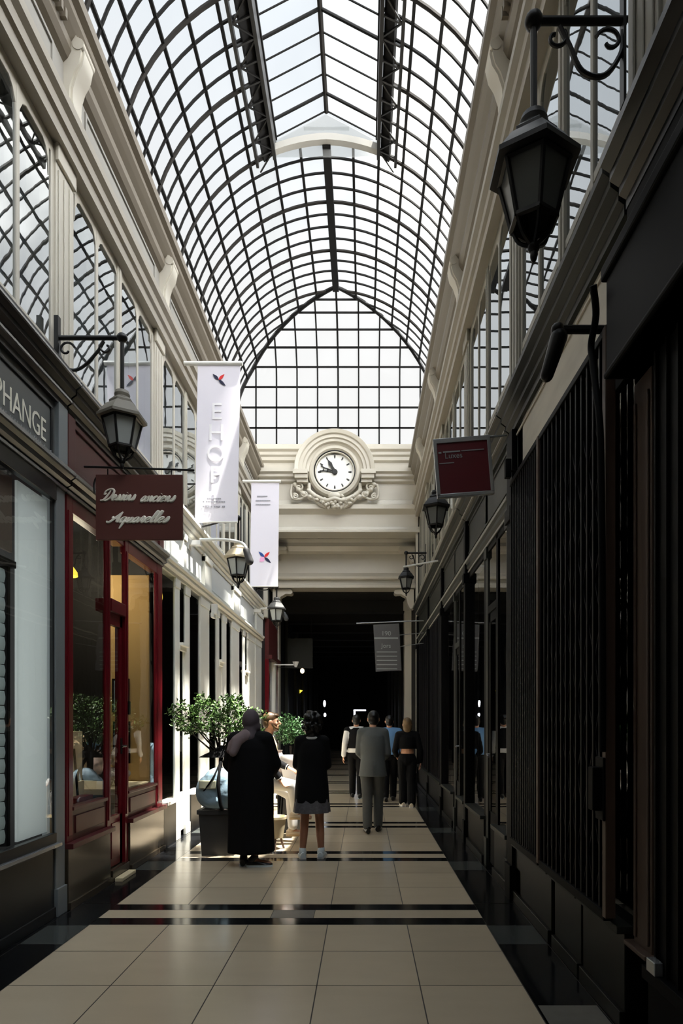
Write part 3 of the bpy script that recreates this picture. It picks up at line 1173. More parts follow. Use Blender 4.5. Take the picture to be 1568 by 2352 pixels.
# ---- grey shop, nearest on the left
def grey_shop():
    y0, y1 = .8, 5.12
    t = empty('shopfront', (XL, 3, 0), 'slate grey shopfront with ivory lettering and a white board in the window', 'shopfront', 'shopfronts on the left wall')
    part('stall_riser', 'L', [(-.1, .0, y0, y1, .06, .56), (-.1, .015, y0, y1, 0, .08)], 'charcoal', t)
    part('sill', 'L', [(-.1, .05, y0, 5.0, .56, .59)], 'silver', t)
    part('window_frame', 'L', [(-.03, .02, y0, 4.97, .59, .67), (-.03, .02, y0, 4.97, 3.30, 3.44), (-.03, .0, 4.95, 4.97, .6, 3.4)], 'charcoal', t)
    part('pilaster', 'L', [(-.1, .012, 4.97, y1, .0, 3.44), (-.1, .03, 4.965, y1 + .005, .0, .22), (-.1, .035, 4.97, y1, 3.6, 4.09)], 'shop_grey_light', t)
    f = part('fascia', 'L', [(-.1, .0, y0, y1, 3.58, 4.1)], 'shop_grey', t)
    part('fascia_border', 'L', [(0, .012, y0, 4.93, 4.0, 4.02), (0, .012, 4.90, 4.93, 3.62, 4.0)], 'charcoal', f)
    wall_text('L', 'PHANGE', 4.17, 4.83, 3.70, 3.87, 'letter', t, .0)
    wall_text('L', 'IIIUIIHIIINIIM', 4.20, 4.82, 3.59, 3.675, 'letter_dim', t, .0, depth=.004)
    lg = MB()
    for k in range(10):
        a0, a1 = 2 * PI * k / 10, 2 * PI * (k + 1) / 10
        lg.tube([(mx('L', .006), 4.91 + .04 * math.cos(a0), 3.62 + .045 * math.sin(a0)), (mx('L', .006), 4.91 + .04 * math.cos(a1), 3.62 + .045 * math.sin(a1))], .006, 5)
    lg.tube([(mx('L', .006), 4.885, 3.65), (mx('L', .006), 4.93, 3.59)], .008, 5)
    lg.build('emblem', M['letter_dim'], t)
    cornices('L', y0, y1, 'charcoal', 'charcoal', t, 'silver')
    pane('L', y0, 4.95, .67, 3.30, 'glass_shop', t, -.006)
    part('back_panel', 'L', [(-1.3, -1.25, y0, 5.0, 0, 3.4)], 'interior', t)

    # window display: a blank white board and a stack of grey slats
    b = MB()
    sb(b, 'L', -.065, -.045, 4.52, 4.945, .68, 3.29)
    o = b.build('display_board', M['frosted_board'])
    tag(o, 'blank white board standing full height in the grey shop window', 'board')
    s = empty('slatted_blind', (mx('L', -.08), 4.2, .67), 'grey slatted blind hanging beside the blank white window board', 'blind')
    z = .70
    sl = MB()
    i = 0
    while z < 2.60:
        h = .085 + .02 * rnd.random()
        c = [(-.06 + .008 * math.cos(q / 5 * PI - PI / 2), z + h * .92 * q / 5) for q in range(6)]
        sp(sl, 'L', [(-.10, z)] + c + [(-.10, z + h * .92)], 3.95, 4.38)
        z += h
    sl.build('slats', M['frosted_slat'], s, smooth=35)
    part('rail', 'L', [(-.12, -.03, 3.9, 4.48, 2.64, 2.69), (-.11, -.05, 4.40, 4.44, .67, 2.64)], 'black', s)
    # brown panel standing in for the sign's reflection, above the blind
    b = MB()
    sb(b, 'L', -.07, -.05, 3.9, 4.46, 2.75, 3.28)
    o = b.build('notice_board', M['sign_taupe'])
    tag(o, 'brownish board hung in the grey shop window above the slats', 'board')
    li = bpy.data.lights.new('window_light', 'AREA')  # added unseen lamp that brightens the board and slats from behind
    li.shape = 'RECTANGLE'
    li.size, li.size_y = .9, 2.7
    li.energy = 24
    li.color = (.97, 1, .98)
    lo = bpy.data.objects.new('window_light', li)
    col.objects.link(lo)
    lo.location = (mx('L', -.75), 4.5, 1.9)
    lo.rotation_euler = Vector((-1, 0, 0)).to_track_quat('Z', 'Y').to_euler()


grey_shop()


# ---- oxblood shop
def red_shop():
    y0, y1 = 5.14, 7.60
    t = empty('shopfront', (XL, 6.3, 0), 'oxblood red shopfront with a glazed door between two windows', 'shopfront', 'shopfronts on the left wall')
    part('stall_riser', 'L', [(-.1, .03, y0, 6.0, 0, .5), (-.1, .05, y0, 6.0, 0, .06), (-.1, .03, 6.5, y1, 0, .5), (-.1, .05, 6.5, y1, 0, .06)], 'granite', t)
    part('sill', 'L', [(-.1, .07, y0, 6.02, .5, .545), (-.1, .07, 6.48, y1, .5, .545)], 'maroon', t)
    for (a, b) in ((y0 + .01, 5.26), (5.97, 6.05), (6.42, 6.50), (7.40, y1)):
        part('post', 'L', [(-.03, .010, a, b, .545 if b < 5.9 or a > 7 else .08, 3.45), (-.03, .018, a + .025, b - .025, .6, 3.3)], 'red', t)
    for (a, b) in ((5.26, 5.97), (6.50, 7.40)):
        part('panel', 'L', [(-.08, .0, a, b, .545, .80), (-.08, .02, a, b, .80, .83), (-.08, .010, a + .06, b - .06, .6, .75)], 'maroon', t)
        part('window_frame', 'L', [(-.08, .01, a, b, 3.30, 3.45), (-.02, .004, a, a + .025, .83, 3.3), (-.02, .004, b - .025, b, .83, 3.3)], 'red', t)
        pane('L', a, b, .83, 3.3, 'glass_shop', t, -.006)
    # door set back a little, with a transom light above
    d = part('door', 'L', [(-.07, -.02, 6.05, 6.12, .12, 2.62), (-.07, -.02, 6.35, 6.42, .12, 2.62), (-.07, -.02, 6.05, 6.42, 2.5, 2.62), (-.07, -.02, 6.05, 6.42, .12, .62), (-.02, -.012, 6.13, 6.34, .2, .55)], 'red', t)
    pane('L', 6.12, 6.35, .62, 2.5, 'glass_shop', d, -.03)
    h = MB()
    h.tube([(mx('L', -.02), 6.385, 1.30), (mx('L', .03), 6.385, 1.30), (mx('L', .03), 6.28, 1.30)], .011, 8)
    sb(h, 'L', -.02, -.01, 6.37, 6.40, 1.22, 1.38)
    h.build('handle', M['iron'], d, smooth=40)
    part('lock', 'L', [(.019, .035, 6.46, 6.50, 1.62, 1.76)], 'iron', t)
    part('transom', 'L', [(-.14, .02, 6.05, 6.42, 2.62, 2.74)], 'red', t)
    part('lintel', 'L', [(-.12, .0, 6.05, 6.42, 3.34, 3.45)], 'red', t)
    pane('L', 6.05, 6.42, 2.74, 3.34, 'glass_shop', t, -.012)
    part('doorstep', 'L', [(-.3, .04, 6.03, 6.46, 0, .11)], 'granite', t)
    part('threshold', 'L', [(.045, .12, 6.06, 6.42, 0, .035)], 'cream', t)
    part('fascia', 'L', [(-.1, .0, y0, y1, 3.58, 4.1)], 'maroon', t)
    part('fascia_frame', 'L', [(0, .03, y0, 5.27, 3.6, 4.1), (0, .03, 7.45, y1, 3.6, 4.1), (0, .015, 5.27, 7.45, 4.02, 4.08), (0, .015, 5.27, 7.45, 3.62, 3.68)], 'maroon', t)
    cornices('L', y0, y1, 'charcoal', 'charcoal', t, 'stone_grey')

    # display inside
    s = MB()
    sb(s, 'L', -.9, -.09, 5.2, 5.94, .70, .78)
    o = s.build('display_shelf', M['cream'])
    tag(o, 'low cream display shelf behind the first red framed window', 'shelf', 'display shelves in the red shop')
    s = MB()
    sb(s, 'L', -.9, -.09, 6.56, 7.46, .78, .84)
    o = s.build('display_shelf', M['cream'])
    tag(o, 'low cream display shelf behind the second red framed window', 'shelf', 'display shelves in the red shop')
    w = MB()
    sb(w, 'L', -.62, -.12, 7.50, 7.54, .1, 3.3)
    o = w.build('partition', M['ochre'])
    tag(o, 'ochre painted partition closing the right end of the red shop window', 'partition', kind='structure')
    for i, (d0, z0, z1, lab) in enumerate([(-.55, 1.66, 2.06, 'upper grey picture hanging on the ochre partition'), (-.54, 1.05, 1.55, 'lower grey picture hanging on the ochre partition')]):
        f = empty('framed_picture', (mx('L', d0 + .15), 7.48, z0), lab, 'picture', 'pictures in the red shop')
        part('frame', 'L', [(d0, d0 + .2, 7.475, 7.50, z0, z1)], 'black', f, 0)
        part('canvas', 'L', [(d0 + .025, d0 + .18, 7.468, 7.476, z0 + .025, z1 - .025)], 'picture', f, 0)
    # leaning dark frames in the first window
    for i, (y, lean, hh, m, lab) in enumerate([(5.40, .16, .62, 'picture', 'pale picture leaning at the left edge of the first red window'),
                                               (5.58, .22, .74, 'black', 'tall black framed picture leaning in the middle of the first red window'),
                                               (5.80, .12, .50, 'cream', 'small cream picture leaning at the right of the first red window')]):
        p = MB()
        p.add([(-.13, -.012, 0), (.13, -.012, 0), (.13, .012, 0), (-.13, .012, 0), (-.13, -.012, hh), (.13, -.012, hh), (.13, .012, hh), (-.13, .012, hh)],
              [(0, 3, 2, 1), (4, 5, 6, 7), (0, 1, 5, 4), (1, 2, 6, 5), (2, 3, 7, 6), (3, 0, 4, 7)])
        q = MB()
        q.box(-.10, .10, -.016, -.012, .03, hh - .03)
        mt = Matrix.Translation((mx('L', -.3), y, .795)) @ Matrix.Rotation(math.radians(62), 4, 'Z') @ Matrix.Rotation(-lean, 4, 'X')
        p.xf(mt)
        q.xf(mt)
        f = p.build('leaning_picture', M['black'])
        f_ = tag(f, lab, 'picture', 'pictures leaning in the red shop')
        q.build('canvas', M[m], f)
    # box, sheet and lace figure
    b = MB()
    sb(b, 'L', -.22, -.11, 5.62, 5.93, .782, .86)
    o = b.build('red_box', M['red'], bevel=.004)
    tag(o, 'flat red box on the shelf in the first red window', 'box')
    b = MB()
    sb(b, 'L', -.75, -.40, 6.08, 6.40, .115, .95)
    sb(b, 'L', -.74, -.41, 6.10, 6.38, .95, 1.45)
    o = b.build('card_stack', M['cream'], bevel=.005)
    tag(o, 'tall stack of cream card seen through the red door', 'cards')
    k = MB()
    for _ in range(46):
        a = rnd.uniform(0, 2 * PI)
        r = rnd.uniform(0, .12)
        z = rnd.uniform(0, .36)
        r *= 1 - z * 1.6
        k.ell((r * math.cos(a), r * math.sin(a) * 1.2, .02 + z), rnd.uniform(.025, .05), n=8, k=5)
    k.xf(Matrix.Translation((mx('L', -.28), 6.95, .865)))
    o = k.build('plaster_figure', M['lace'], smooth=180)
    tag(o, 'small pale crumpled plaster figure on the shelf of the second red window', 'figurine')
    # pendant lamp in the transom
    l = empty('pendant_lamp', (mx('L', -.5), 6.25, 3.0), 'small yellow glowing pendant lamp behind the red door transom', 'lamp')
    a = MB()
    a.lathe([(.02, .14), (.09, .04), (.095, 0), (.09, .0), (.02, .13)], (mx('L', -.5), 6.25, 3.0), 20)
    a.build('lamp_shade', M['bulb_yellow'], l, smooth=40)
    a = MB()
    a.tube([(mx('L', -.5), 6.25, 3.14), (mx('L', -.5), 6.25, 4.1)], .006, 6)
    a.build('cord', M['iron'], l)
    a = MB()
    a.ell((mx('L', -.5), 6.25, 2.95), (.03, .03, .07))
    a.build('bulb', M['bulb_white'], l, smooth=180)
    for (y, e) in ((6.9, 26), (5.6, 4.0)):  # added unseen fill lamps that brighten the red shop display
        li = bpy.data.lights.new('shop_light', 'POINT')
        li.energy = e
        li.color = (1, .86, .62)
        li.shadow_soft_size = .15
        lo = bpy.data.objects.new('shop_light', li)
        col.objects.link(lo)
        lo.location = (mx('L', -.75), y, 3.15)


red_shop()


# ---- white shop
def white_shop():
    y0, y1 = 7.635, 14.95
    t = empty('shopfront', (XL, 11, 0), 'cream white sunlit shopfront with pale grey fascia panels', 'shopfront', 'shopfronts on the left wall')
    part('stall_riser', 'L', [(-.1, .02, y0, 8.13, 0, .52), (-.1, .02, 8.83, 9.4, 0, .52)], 'granite_dark', t)
    part('sill', 'L', [(-.1, .07, y0, 8.14, .52, .56), (-.1, .07, 8.83, 9.4, .52, .56), (-.1, .07, 9.9, 14.0, .52, .56)], 'white', t)
    part('stall_riser', 'L', [(-.1, .02, 9.9, 14.0, 0, .52)], 'white', t)
    posts = [(8.13, 8.33, .008), (8.60, 8.84, .0), (9.36, 9.90, .014), (10.42, 10.62, .006), (10.86, 11.2, .0), (11.6, 12.28, .014), (12.72, 12.92, .006), (13.2, 14.1, .006), (14.1, y1, .014)]
    for a, b, d in posts:
        part('post', 'L', [(-.022, d, a, b, 0, 3.5), (-.022, d + .012, a - .005, b + .005, 0, .14), (-.022, d + .012, a - .005, b + .005, 3.3, 3.42)], 'white', t)
    for a, b in ((8.33, 8.6), (10.62, 10.86), (12.92, 13.2)):
        part('transom_bar', 'L', [(-.022, .02, a - .02, b + .02, 2.50, 2.56), (-.022, .06, a - .02, b + .02, 2.56, 2.60)], 'white', t)
        d = part('door', 'L', [(-.03, -.012, a, b, .08, .6), (-.03, -.012, a, a + .05, .6, 2.5), (-.03, -.012, b - .05, b, .6, 2.5)] if a < 9 else [(-.03, -.012, a, b, .08, 2.5)], 'white', t)
        h = MB()
        h.tube([(mx('L', -.05), a + .07, 1.15), (mx('L', .0), a + .07, 1.15), (mx('L', .0), a + .07, 1.35), (mx('L', -.05), a + .07, 1.35)], .012, 8)
        h.build('handle', M['iron'], d)
        if a < 9:
            pane('L', a, b, .6, 2.5, 'glass_shop_dark', d, -.02)
        pane('L', a, b, 2.6, 3.42, 'glass_shop_dark', t, -.008)
    for a, b in ((y0, 8.13), (8.84, 9.36), (9.9, 10.42), (11.2, 11.6), (12.28, 12.72)):
        pane('L', a, b, .56, 3.42, 'glass_shop_dark', t, -.008)
    for a, b in ((y0, 8.38), (8.5, 9.5), (9.9, 11.6), (12.2, 14.1)):
        part('fascia_panel', 'L', [(-.1, .0, a, b, 3.58, 4.1), (0, .012, a + .1, b - .1, 3.66, 4.04)], 'white_panel', t)
    for a, b in ((8.38, 8.5), (9.5, 9.9), (11.6, 12.2), (14.1, y1)):
        part('fascia_pilaster', 'L', [(-.1, .05, a, b, 3.58, 4.1), (-.1, .07, a, b, 3.98, 4.06)], 'white', t)
    cornices('L', y0, y1, 'white', 'white', t, None)
    # things seen behind the first pane
    b = MB()
    sb(b, 'L', -.42, -.38, 7.72, 8.1, 1.30, 2.02)
    o = b.build('grey_card', M['picture'], bevel=.003)
    tag(o, 'grey card standing high in the first white shop window', 'card')
    c = MB()
    pts = []
    for i in range(9):
        for j in range(6):
            pts.append((mx('L', -.22 - .06 * math.sin(i * 1.3 + j)), 7.68 + j * .085, .57 + i * .088))
    c.add(pts, [(i * 6 + j, i * 6 + j + 1, (i + 1) * 6 + j + 1, (i + 1) * 6 + j) for i in range(8) for j in range(5)])
    o = c.build('crumpled_sheet', M['bag'], smooth=180)
    so = o.modifiers.new('s', 'SOLIDIFY')
    so.thickness = .01
    tag(o, 'crumpled grey green sheet at the foot of the first white shop window', 'sheet')
    b = MB()
    sb(b, 'L', -.62, -.55, 7.9, 8.12, .6, 3.3)
    o = b.build('shelf_upright', M['ochre'])
    tag(o, 'tall pale yellow upright inside the first white shop window', 'upright')
    l = MB()
    l.ell((mx('L', -.16), 7.98, 3.14), (.05, .06, .09))
    o = l.build('shop_lamp', M['bulb_yellow'], smooth=180)
    tag(o, 'small yellow lamp at the top of the first white shop window', 'lamp')
    b = MB()
    sb(b, 'L', .05, .14, 9.86, 9.94, 3.24, 3.40)
    sb(b, 'L', .05, .10, 9.82, 9.98, 3.18, 3.26)
    o = b.build('alarm_box', M['lamp_white'], bevel=.01)
    tag(o, 'small white alarm box on the second white pilaster under the cornice', 'alarm box')


white_shop()


# ---- narrow red shop at the far end
def far_red_shop():
    y0, y1 = 15.52, 17.14
    t = empty('shopfront', (XL, 16.2, 0), 'narrow brick red shopfront beside the dark passage, beyond the white one', 'shopfront', 'shopfronts on the left wall')
    part('fascia', 'L', [(.003, .10, y0, y1, 3.2, 4.1), (.003, .18, y0, y1, 3.1, 3.2)], 'maroon', t)
    part('post', 'L', [(.003, .12, 16.75, 16.95, 0, 3.1)], 'red', t)
    part('post', 'L', [(.003, .12, 16.45, 16.75, 0, 3.1)], 'white', t)
    part('post', 'L', [(.003, .10, y0, 15.7, 0, 3.1)], 'red', t)
    part('stall_riser', 'L', [(.003, .1, 15.7, 16.45, 0, .5)], 'maroon', t)
    pane('L', 15.7, 16.45, .5, 3.1, 'glass_shop_dark', t, .04)


far_red_shop()


# ================================================================== right hand shops
def lattice_gate(y0, y1, z0, z1, label, pitch):
    t = empty('folding_gate', (mx('R', .09), (y0 + y1) / 2, z0), label, 'gate', 'folding gates on the right')
    s = MB()
    n = int((y1 - y0) / pitch)
    for i in range(n + 1):
        y = y0 + (y1 - y0) * i / n
        sb(s, 'R', .082, .107, y - .009, y + .009, z0 + .02, z1 - .02)
    s.build('bars', M['navy'], t)
    d = MB()
    h = .42
    z = z0 + .06
    while z + h < z1:
        for i in range(0, n - 1, 2):
            a, b = y0 + (y1 - y0) * i / n, y0 + (y1 - y0) * (i + 2) / n
            for (p, q) in ((a, b), (b, a)):
                d.tube([(mx('R', .094), p, z), (mx('R', .094), q, z + h)], .005, 4)
        z += h
    d.build('lattice', M['navy'], t)
    part('rail', 'R', [(.068, .118, y0, y1, z0 - .02, z0 + .03), (.068, .118, y0, y1, z1 - .04, z1)], 'black', t)
    part('post', 'R', [(.068, .12, y0 - .03, y0 + .015, z0, z1)], 'wood_post', t)
    return t


def right_shop(y0, y1, label, fascia, layout, posts, zl=0.0, lower='dark_green'):
    t = empty('shopfront', (XR, (y0 + y1) / 2, 0), label, 'shopfront', 'shopfronts on the right wall')
    part('stall_riser', 'R', [(-.1, .02, a, b, 0, .48) for a, b in layout], 'granite_dark', t)
    part('plinth', 'R', [(-.1, .045, a, b, 0, .09) for a, b in layout], 'granite_dark', t)
    part('sill', 'R', [(-.1, .06, a, b, .48, .52) for a, b in layout], 'dark_green', t)
    part('fascia', 'R', [(-.1, .0, y0, y1, 3.56, 4.1), (0, .012, y0 + .1, y1 - .1, 3.66, 3.68), (0, .012, y0 + .1, y1 - .1, 4.02, 4.04)], fascia, t)
    for a, b, m, d in posts:
        part('post', 'R', [(-.1, d, a, b, 0, 4.08), (-.1, d + .02, a - .003, b + .003, 3.3, 3.42), (-.1, d + .02, a - .003, b + .003, 0, .3)], m, t)
    cornices('R', y0, y1, lower, lower, t, 'stone_grey' if fascia != 'black' else None, zl, fascia != 'fascia_worn')
    return t


def right_shops():
    # worn pale fascia over the folding gates
    t = right_shop(3.13, 5.61, 'dark shopfront with a worn pale fascia above two folding gates', 'fascia_worn', [(3.15, 3.75), (3.78, 4.3), (4.38, 5.42)],
                   [(5.42, 5.61, 'black', .05), (5.24, 5.42, 'dark_green', .0)], 0.10)
    part('window_frame', 'R', [(-.08, .0, 3.15, 5.3, 3.3, 3.48), (-.08, .0, 4.28, 4.36, .5, 3.4)], 'black', t)
    pane('R', 3.12, 4.28, .52, 3.3, 'glass_shop_dark', t, -.02)
    pane('R', 4.36, 5.25, .52, 3.3, 'glass_shop_dark', t)
    lattice_gate(4.39, 5.22, .56, 3.54, 'fine barred folding gate, farther half of the pair beside the black pilaster', .055)
    lattice_gate(3.17, 4.35, .56, 3.54, 'wide barred folding gate, nearer half of the pair beside the brown post', .085)
    g = MB()
    sb(g, 'R', .122, .18, 3.15, 3.22, 1.10, 1.32)
    sb(g, 'R', .121, .135, 3.13, 3.24, 1.05, 1.37)
    o = g.build('gate_lock', M['black'], bevel=.006)
    tag(o, 'black lock box fixed at hand height on the nearer folding gate', 'lock')
    # second: glazed door and window with strips of reflection
    t = right_shop(5.63, 8.05, 'dark green grey shopfront with a black door, beyond the folding gates', 'dark_green', [(5.66, 6.3), (6.85, 7.9)],
                   [(5.645, 5.76, 'dark_green', .02), (7.92, 8.04, 'black', .05), (6.72, 6.85, 'dark_green', .0)])
    d = part('door', 'R', [(-.1, -.012, 6.3, 6.38, .05, 2.7), (-.1, -.012, 6.64, 6.72, .05, 2.7), (-.1, -.012, 6.3, 6.72, .05, .6), (-.1, -.012, 6.3, 6.72, 2.6, 2.7)], 'black', t)
    pane('R', 6.38, 6.64, .6, 2.6, 'glass_shop_dark', d, -.02)
    h = MB()
    h.tube([(mx('R', -.05), 6.68, 1.2), (mx('R', .02), 6.68, 1.2), (mx('R', .02), 6.58, 1.18)], .012, 8)
    h.build('handle', M['silver'], d, smooth=40)
    part('transom_bar', 'R', [(-.1, -.0, 6.3, 6.72, 2.70, 2.78)], 'black', t)
    part('window_frame', 'R', [(-.09, .0, 5.76, 5.82, .5, 3.45), (-.09, .0, 6.22, 6.3, .1, 3.45), (-.09, .0, 6.85, 6.93, .5, 3.45), (-.09, .0, 5.7, 7.95, 3.36, 3.46)], 'black', t)
    for a, b, z in ((5.82, 6.22, .52), (6.3, 6.72, 2.78), (6.93, 7.92, .52)):
        pane('R', a, b, z, 3.4, 'glass_shop', t, -.012)
    # third
    t = right_shop(8.07, 10.49, 'plain dark grey shopfront, between two black posts midway along the right', 'dark_green', [(8.1, 8.75), (9.2, 10.35)],
                   [(10.36, 10.48, 'black', .05), (8.085, 8.2, 'dark_green', .02), (9.1, 9.2, 'dark_green', .0)])
    d = part('door', 'R', [(-.1, -.012, 8.75, 8.82, .05, 2.6), (-.1, -.012, 9.03, 9.1, .05, 2.6), (-.1, -.012, 8.75, 9.1, .05, .7), (-.1, -.012, 8.75, 9.1, 2.5, 2.6)], 'black', t)
    pane('R', 8.82, 9.03, .7, 2.5, 'glass_shop_dark', d, -.02)
    h = MB()
    h.tube([(mx('R', -.05), 8.86, 1.2), (mx('R', .02), 8.86, 1.2), (mx('R', .02), 8.97, 1.18)], .012, 8)
    h.build('handle', M['silver'], d, smooth=40)
    part('transom_bar', 'R', [(-.1, -.0, 8.75, 9.1, 2.6, 2.68)], 'dark_green', t)
    part('window_frame', 'R', [(-.09, .0, 8.2, 8.27, .5, 3.45), (-.09, .0, 8.68, 8.75, .1, 3.45), (-.09, .0, 9.2, 9.28, .5, 3.45), (-.09, .0, 8.1, 10.4, 3.36, 3.46)], 'black', t)
    for a, b, z in ((8.27, 8.68, .52), (8.75, 9.1, 2.68), (9.28, 10.36, .52)):
        pane('R', a, b, z, 3.4, 'glass_shop', t, -.012)
    # fourth, blue-black boarded front
    t = right_shop(10.51, 15.25, 'blue black boarded shopfront at the far end of the right wall', 'dark_green', [(10.55, 15.2)],
                   [(15.1, 15.25, 'black', .05), (12.7, 12.85, 'black', .03)])
    part('board', 'R', [(-.1, -.0, 10.53, 15.2, .52, 3.45)] + [(0, .012, 10.6 + .22 * k, 10.62 + .22 * k, .55, 3.4) for k in range(20)], 'navy', t)
    # nearest: black shutter with a projecting hood
    t = empty('shopfront', (XR, 1.8, 0), 'black shuttered shopfront in the near right with a projecting hood', 'shopfront', 'shopfronts on the right wall')
    s = MB()
    y = .5
    while y < 2.76:
        sb(s, 'R', -.06, .02, y, y + .085, .42, 3.2)
        sb(s, 'R', -.06, .035, y + .085, y + .10, .42, 3.2)
        y += .10
    s.build('shutter', M['black'], t)
    part('stall_riser', 'R', [(-.1, .03, .5, 2.87, 0, .38), (-.1, .06, .5, 2.87, .38, .44)], 'black', t)
    part('transom_frame', 'R', [(-.1, .03, .5, 3.1, 3.72, 3.8), (-.1, .03, .5, 3.1, 4.02, 4.1)] + [(-.08, .02, .7 + .28 * k, .73 + .28 * k, 3.8, 4.02) for k in range(9)], 'black', t)
    pane('R', .5, 3.0, 3.8, 4.02, 'frost', t, -.03)
    part('hood', 'R', [(-.05, .15, .5, 3.06, 3.22, 3.70), (-.05, .17, .5, 3.08, 3.70, 3.77), (-.05, .16, .5, 3.07, 3.22, 3.25)], 'black', t, .012)
    a = MB()
    sp(a, 'R', [(d * 1.15, z) for d, z in UP[1:-3] + [(-.02, 4.33), (-.02, 4.08)]], .5, 3.1)
    a.build('cornice', M['charcoal'], t)
    part('bolt', 'R', [(.03, .07, 2.72, 2.80, .44, .50)], 'silver', t)
    # brown post between
    p = MB()
    sb(p, 'R', -.08, .0, 2.9, 3.09, .46, 3.2)
    sb(p, 'R', .0, .012, 2.915, 2.935, .5, 3.1)
    sb(p, 'R', .0, .012, 3.05, 3.07, .5, 3.1)
    sb(p, 'R', -.08, .04, 2.88, 3.12, .445, .47)
    o = p.build('timber_post', M['wood_post'], bevel=.006)
    tag(o, 'worn brown timber post between the black shutter and folding gate', 'post')
    # a length of black cable looping down from the hood
    c = MB()
    pts = [(XR - .20, 3.09, 3.70), (XR - .16, 3.16, 3.60), (XR - .155, 3.24, 3.50), (XR - .155, 3.22, 3.40), (XR - .155, 3.18, 3.25), (XR - .15, 3.13, 3.0), (XR - .15, 3.11, 2.5), (XR - .15, 3.10, 1.9), (XR - .15, 3.10, 1.4)]
    c.tube(catmull(pts, 6), .018, 8)
    o = c.build('drain_pipe', M['black'], smooth=60)
    tag(o, 'thin black pipe curving down from the hood beside the brown post', 'pipe')


right_shops()
# ================================================================== LANTERNS, SIGNS, BANNERS, CLOCK
def lantern(side, y, reach, zarm, drop, s, label, frost='frost', cap='iron', upper=True, arm='iron'):
    xw = mx(side, .06, True) if upper else mx(side, .16)
    sgn = 1 if side == 'L' else -1
    xc = xw + sgn * reach
    t = empty('street_lantern', (xw, y, zarm), label, 'street lamp', 'lanterns hung from the walls')
    b = MB()
    b.tube([(xw, y, zarm), (xc + sgn * .02, y, zarm)], .020, 8)
    b.box(xw - .012, xw + sgn * .025, y - .025, y + .025, max(zarm - .42, 4.34), zarm + .18)
    b.ell((xc, y, zarm), (.045, .045, .04))
    zs = max(.25, min(1.0, (zarm - 4.37) / .30))
    # scroll under the arm
    sc = []
    for i in range(20):
        a = -PI / 2 - i / 19 * 2.2 * PI
        r = .055 - .0018 * i
        sc.append((xw + sgn * (reach * .30 + r * math.cos(a) - .02), y, zarm - .11 + r * math.sin(a) * 1.0))
    b.tube(catmull([(xw + sgn * .02, y, zarm - .05 * zs), (xw + sgn * .03, y, zarm - .16 * zs), (xw + sgn * .11, y, zarm - .27 * zs), (xw + sgn * .22, y, zarm - .25 * zs), (xw + sgn * reach * .62, y, zarm - .12 * zs), (xw + sgn * reach * .72, y, zarm - .03 * zs)], 5), .013, 6)
    for (cx, cz, r0, ph) in ((.085, -.10, .07, 0.3), (reach * .76, -.085, .055, 2.4)):
        pts = []
        for i in range(16):
            a = ph + i / 15 * 1.7 * PI
            r = r0 * (1 - i / 22)
            pts.append((xw + sgn * (cx + r * math.cos(a)), y, zarm + (cz + r * math.sin(a)) * zs))
        b.tube(pts, .010, 6)
    b.build('bracket', M[arm], t, smooth=50)
    r = MB()
    zt = zarm - drop
    r.tube([(xc, y, zarm), (xc, y, zt)], .017, 8)
    r.build('rod', M[arm], t)
    n = 6

    def hexp(rad, z, ph=PI / 6):
        return [Vector((xc + rad * s * math.cos(ph + 2 * PI * i / n), y + rad * s * math.sin(ph + 2 * PI * i / n), zt + z * s)) for i in range(n)]
    c = MB()
    c.lathe([(.01, .0), (.06 * s, -.01 * s), (.07 * s, -.04 * s), (.065 * s, -.07 * s), (.085 * s, -.085 * s), (.085 * s, -.10 * s)], (xc, y, zt), 18)
    c.loft([hexp(.09, -.085), hexp(.115, -.11), hexp(.115, -.13), hexp(.145, -.15), hexp(.215, -.245), hexp(.225, -.25), hexp(.225, -.275), hexp(.20, -.28)])
    c.build('cap', M[cap], t, smooth=25)
    f = MB()
    top, bot = hexp(.175, -.28), hexp(.112, -.535)
    for i in range(n):
        f.tube([top[i], bot[i]], .010 * s + .002, 5)
        f.tube([bot[i], bot[(i + 1) % n]], .013 * s + .002, 5)
        f.tube([top[i], top[(i + 1) % n]], .013 * s + .002, 5)
    f.build('frame', M['iron'], t)
    for i in range(n):
        p = MB()
        a, b2 = hexp(.170, -.28), hexp(.108, -.535)
        p.add([a[i], a[(i + 1) % n], b2[(i + 1) % n], b2[i]], [(0, 1, 2, 3)])
        p.build('pane', M[frost], t)
    k = MB()
    bb = hexp(.105, -.54)
    tip = Vector((xc, y, zt - .655 * s))
    for i in range(0, n, 1):
        mid = (bb[i] + tip) / 2 + (bb[i] - Vector((xc, y, bb[i].z))) * .18 + Vector((0, 0, -.012))
        k.tube(catmull([bb[i], mid, tip], 4), .009 * s + .002, 5)
    k.ell(tip, (.03 * s, .03 * s, .03 * s))
    k.ell(tip - Vector((0, 0, .04 * s)), (.018 * s, .018 * s, .035 * s))
    k.build('finial', M['iron'], t, smooth=60)
    return t


def px_to(u, v, Y):
    """point at depth Y seen at photo coordinates (used to measure heights)"""
    return Vector(((u - 835) * Y / FPX, Y, EYE + (1657 - v) * Y / FPX))


def zat(v, Y):
    return EYE + (1657 - v) * Y / FPX


def xat(u, Y):
    return (u - 835) * Y / FPX


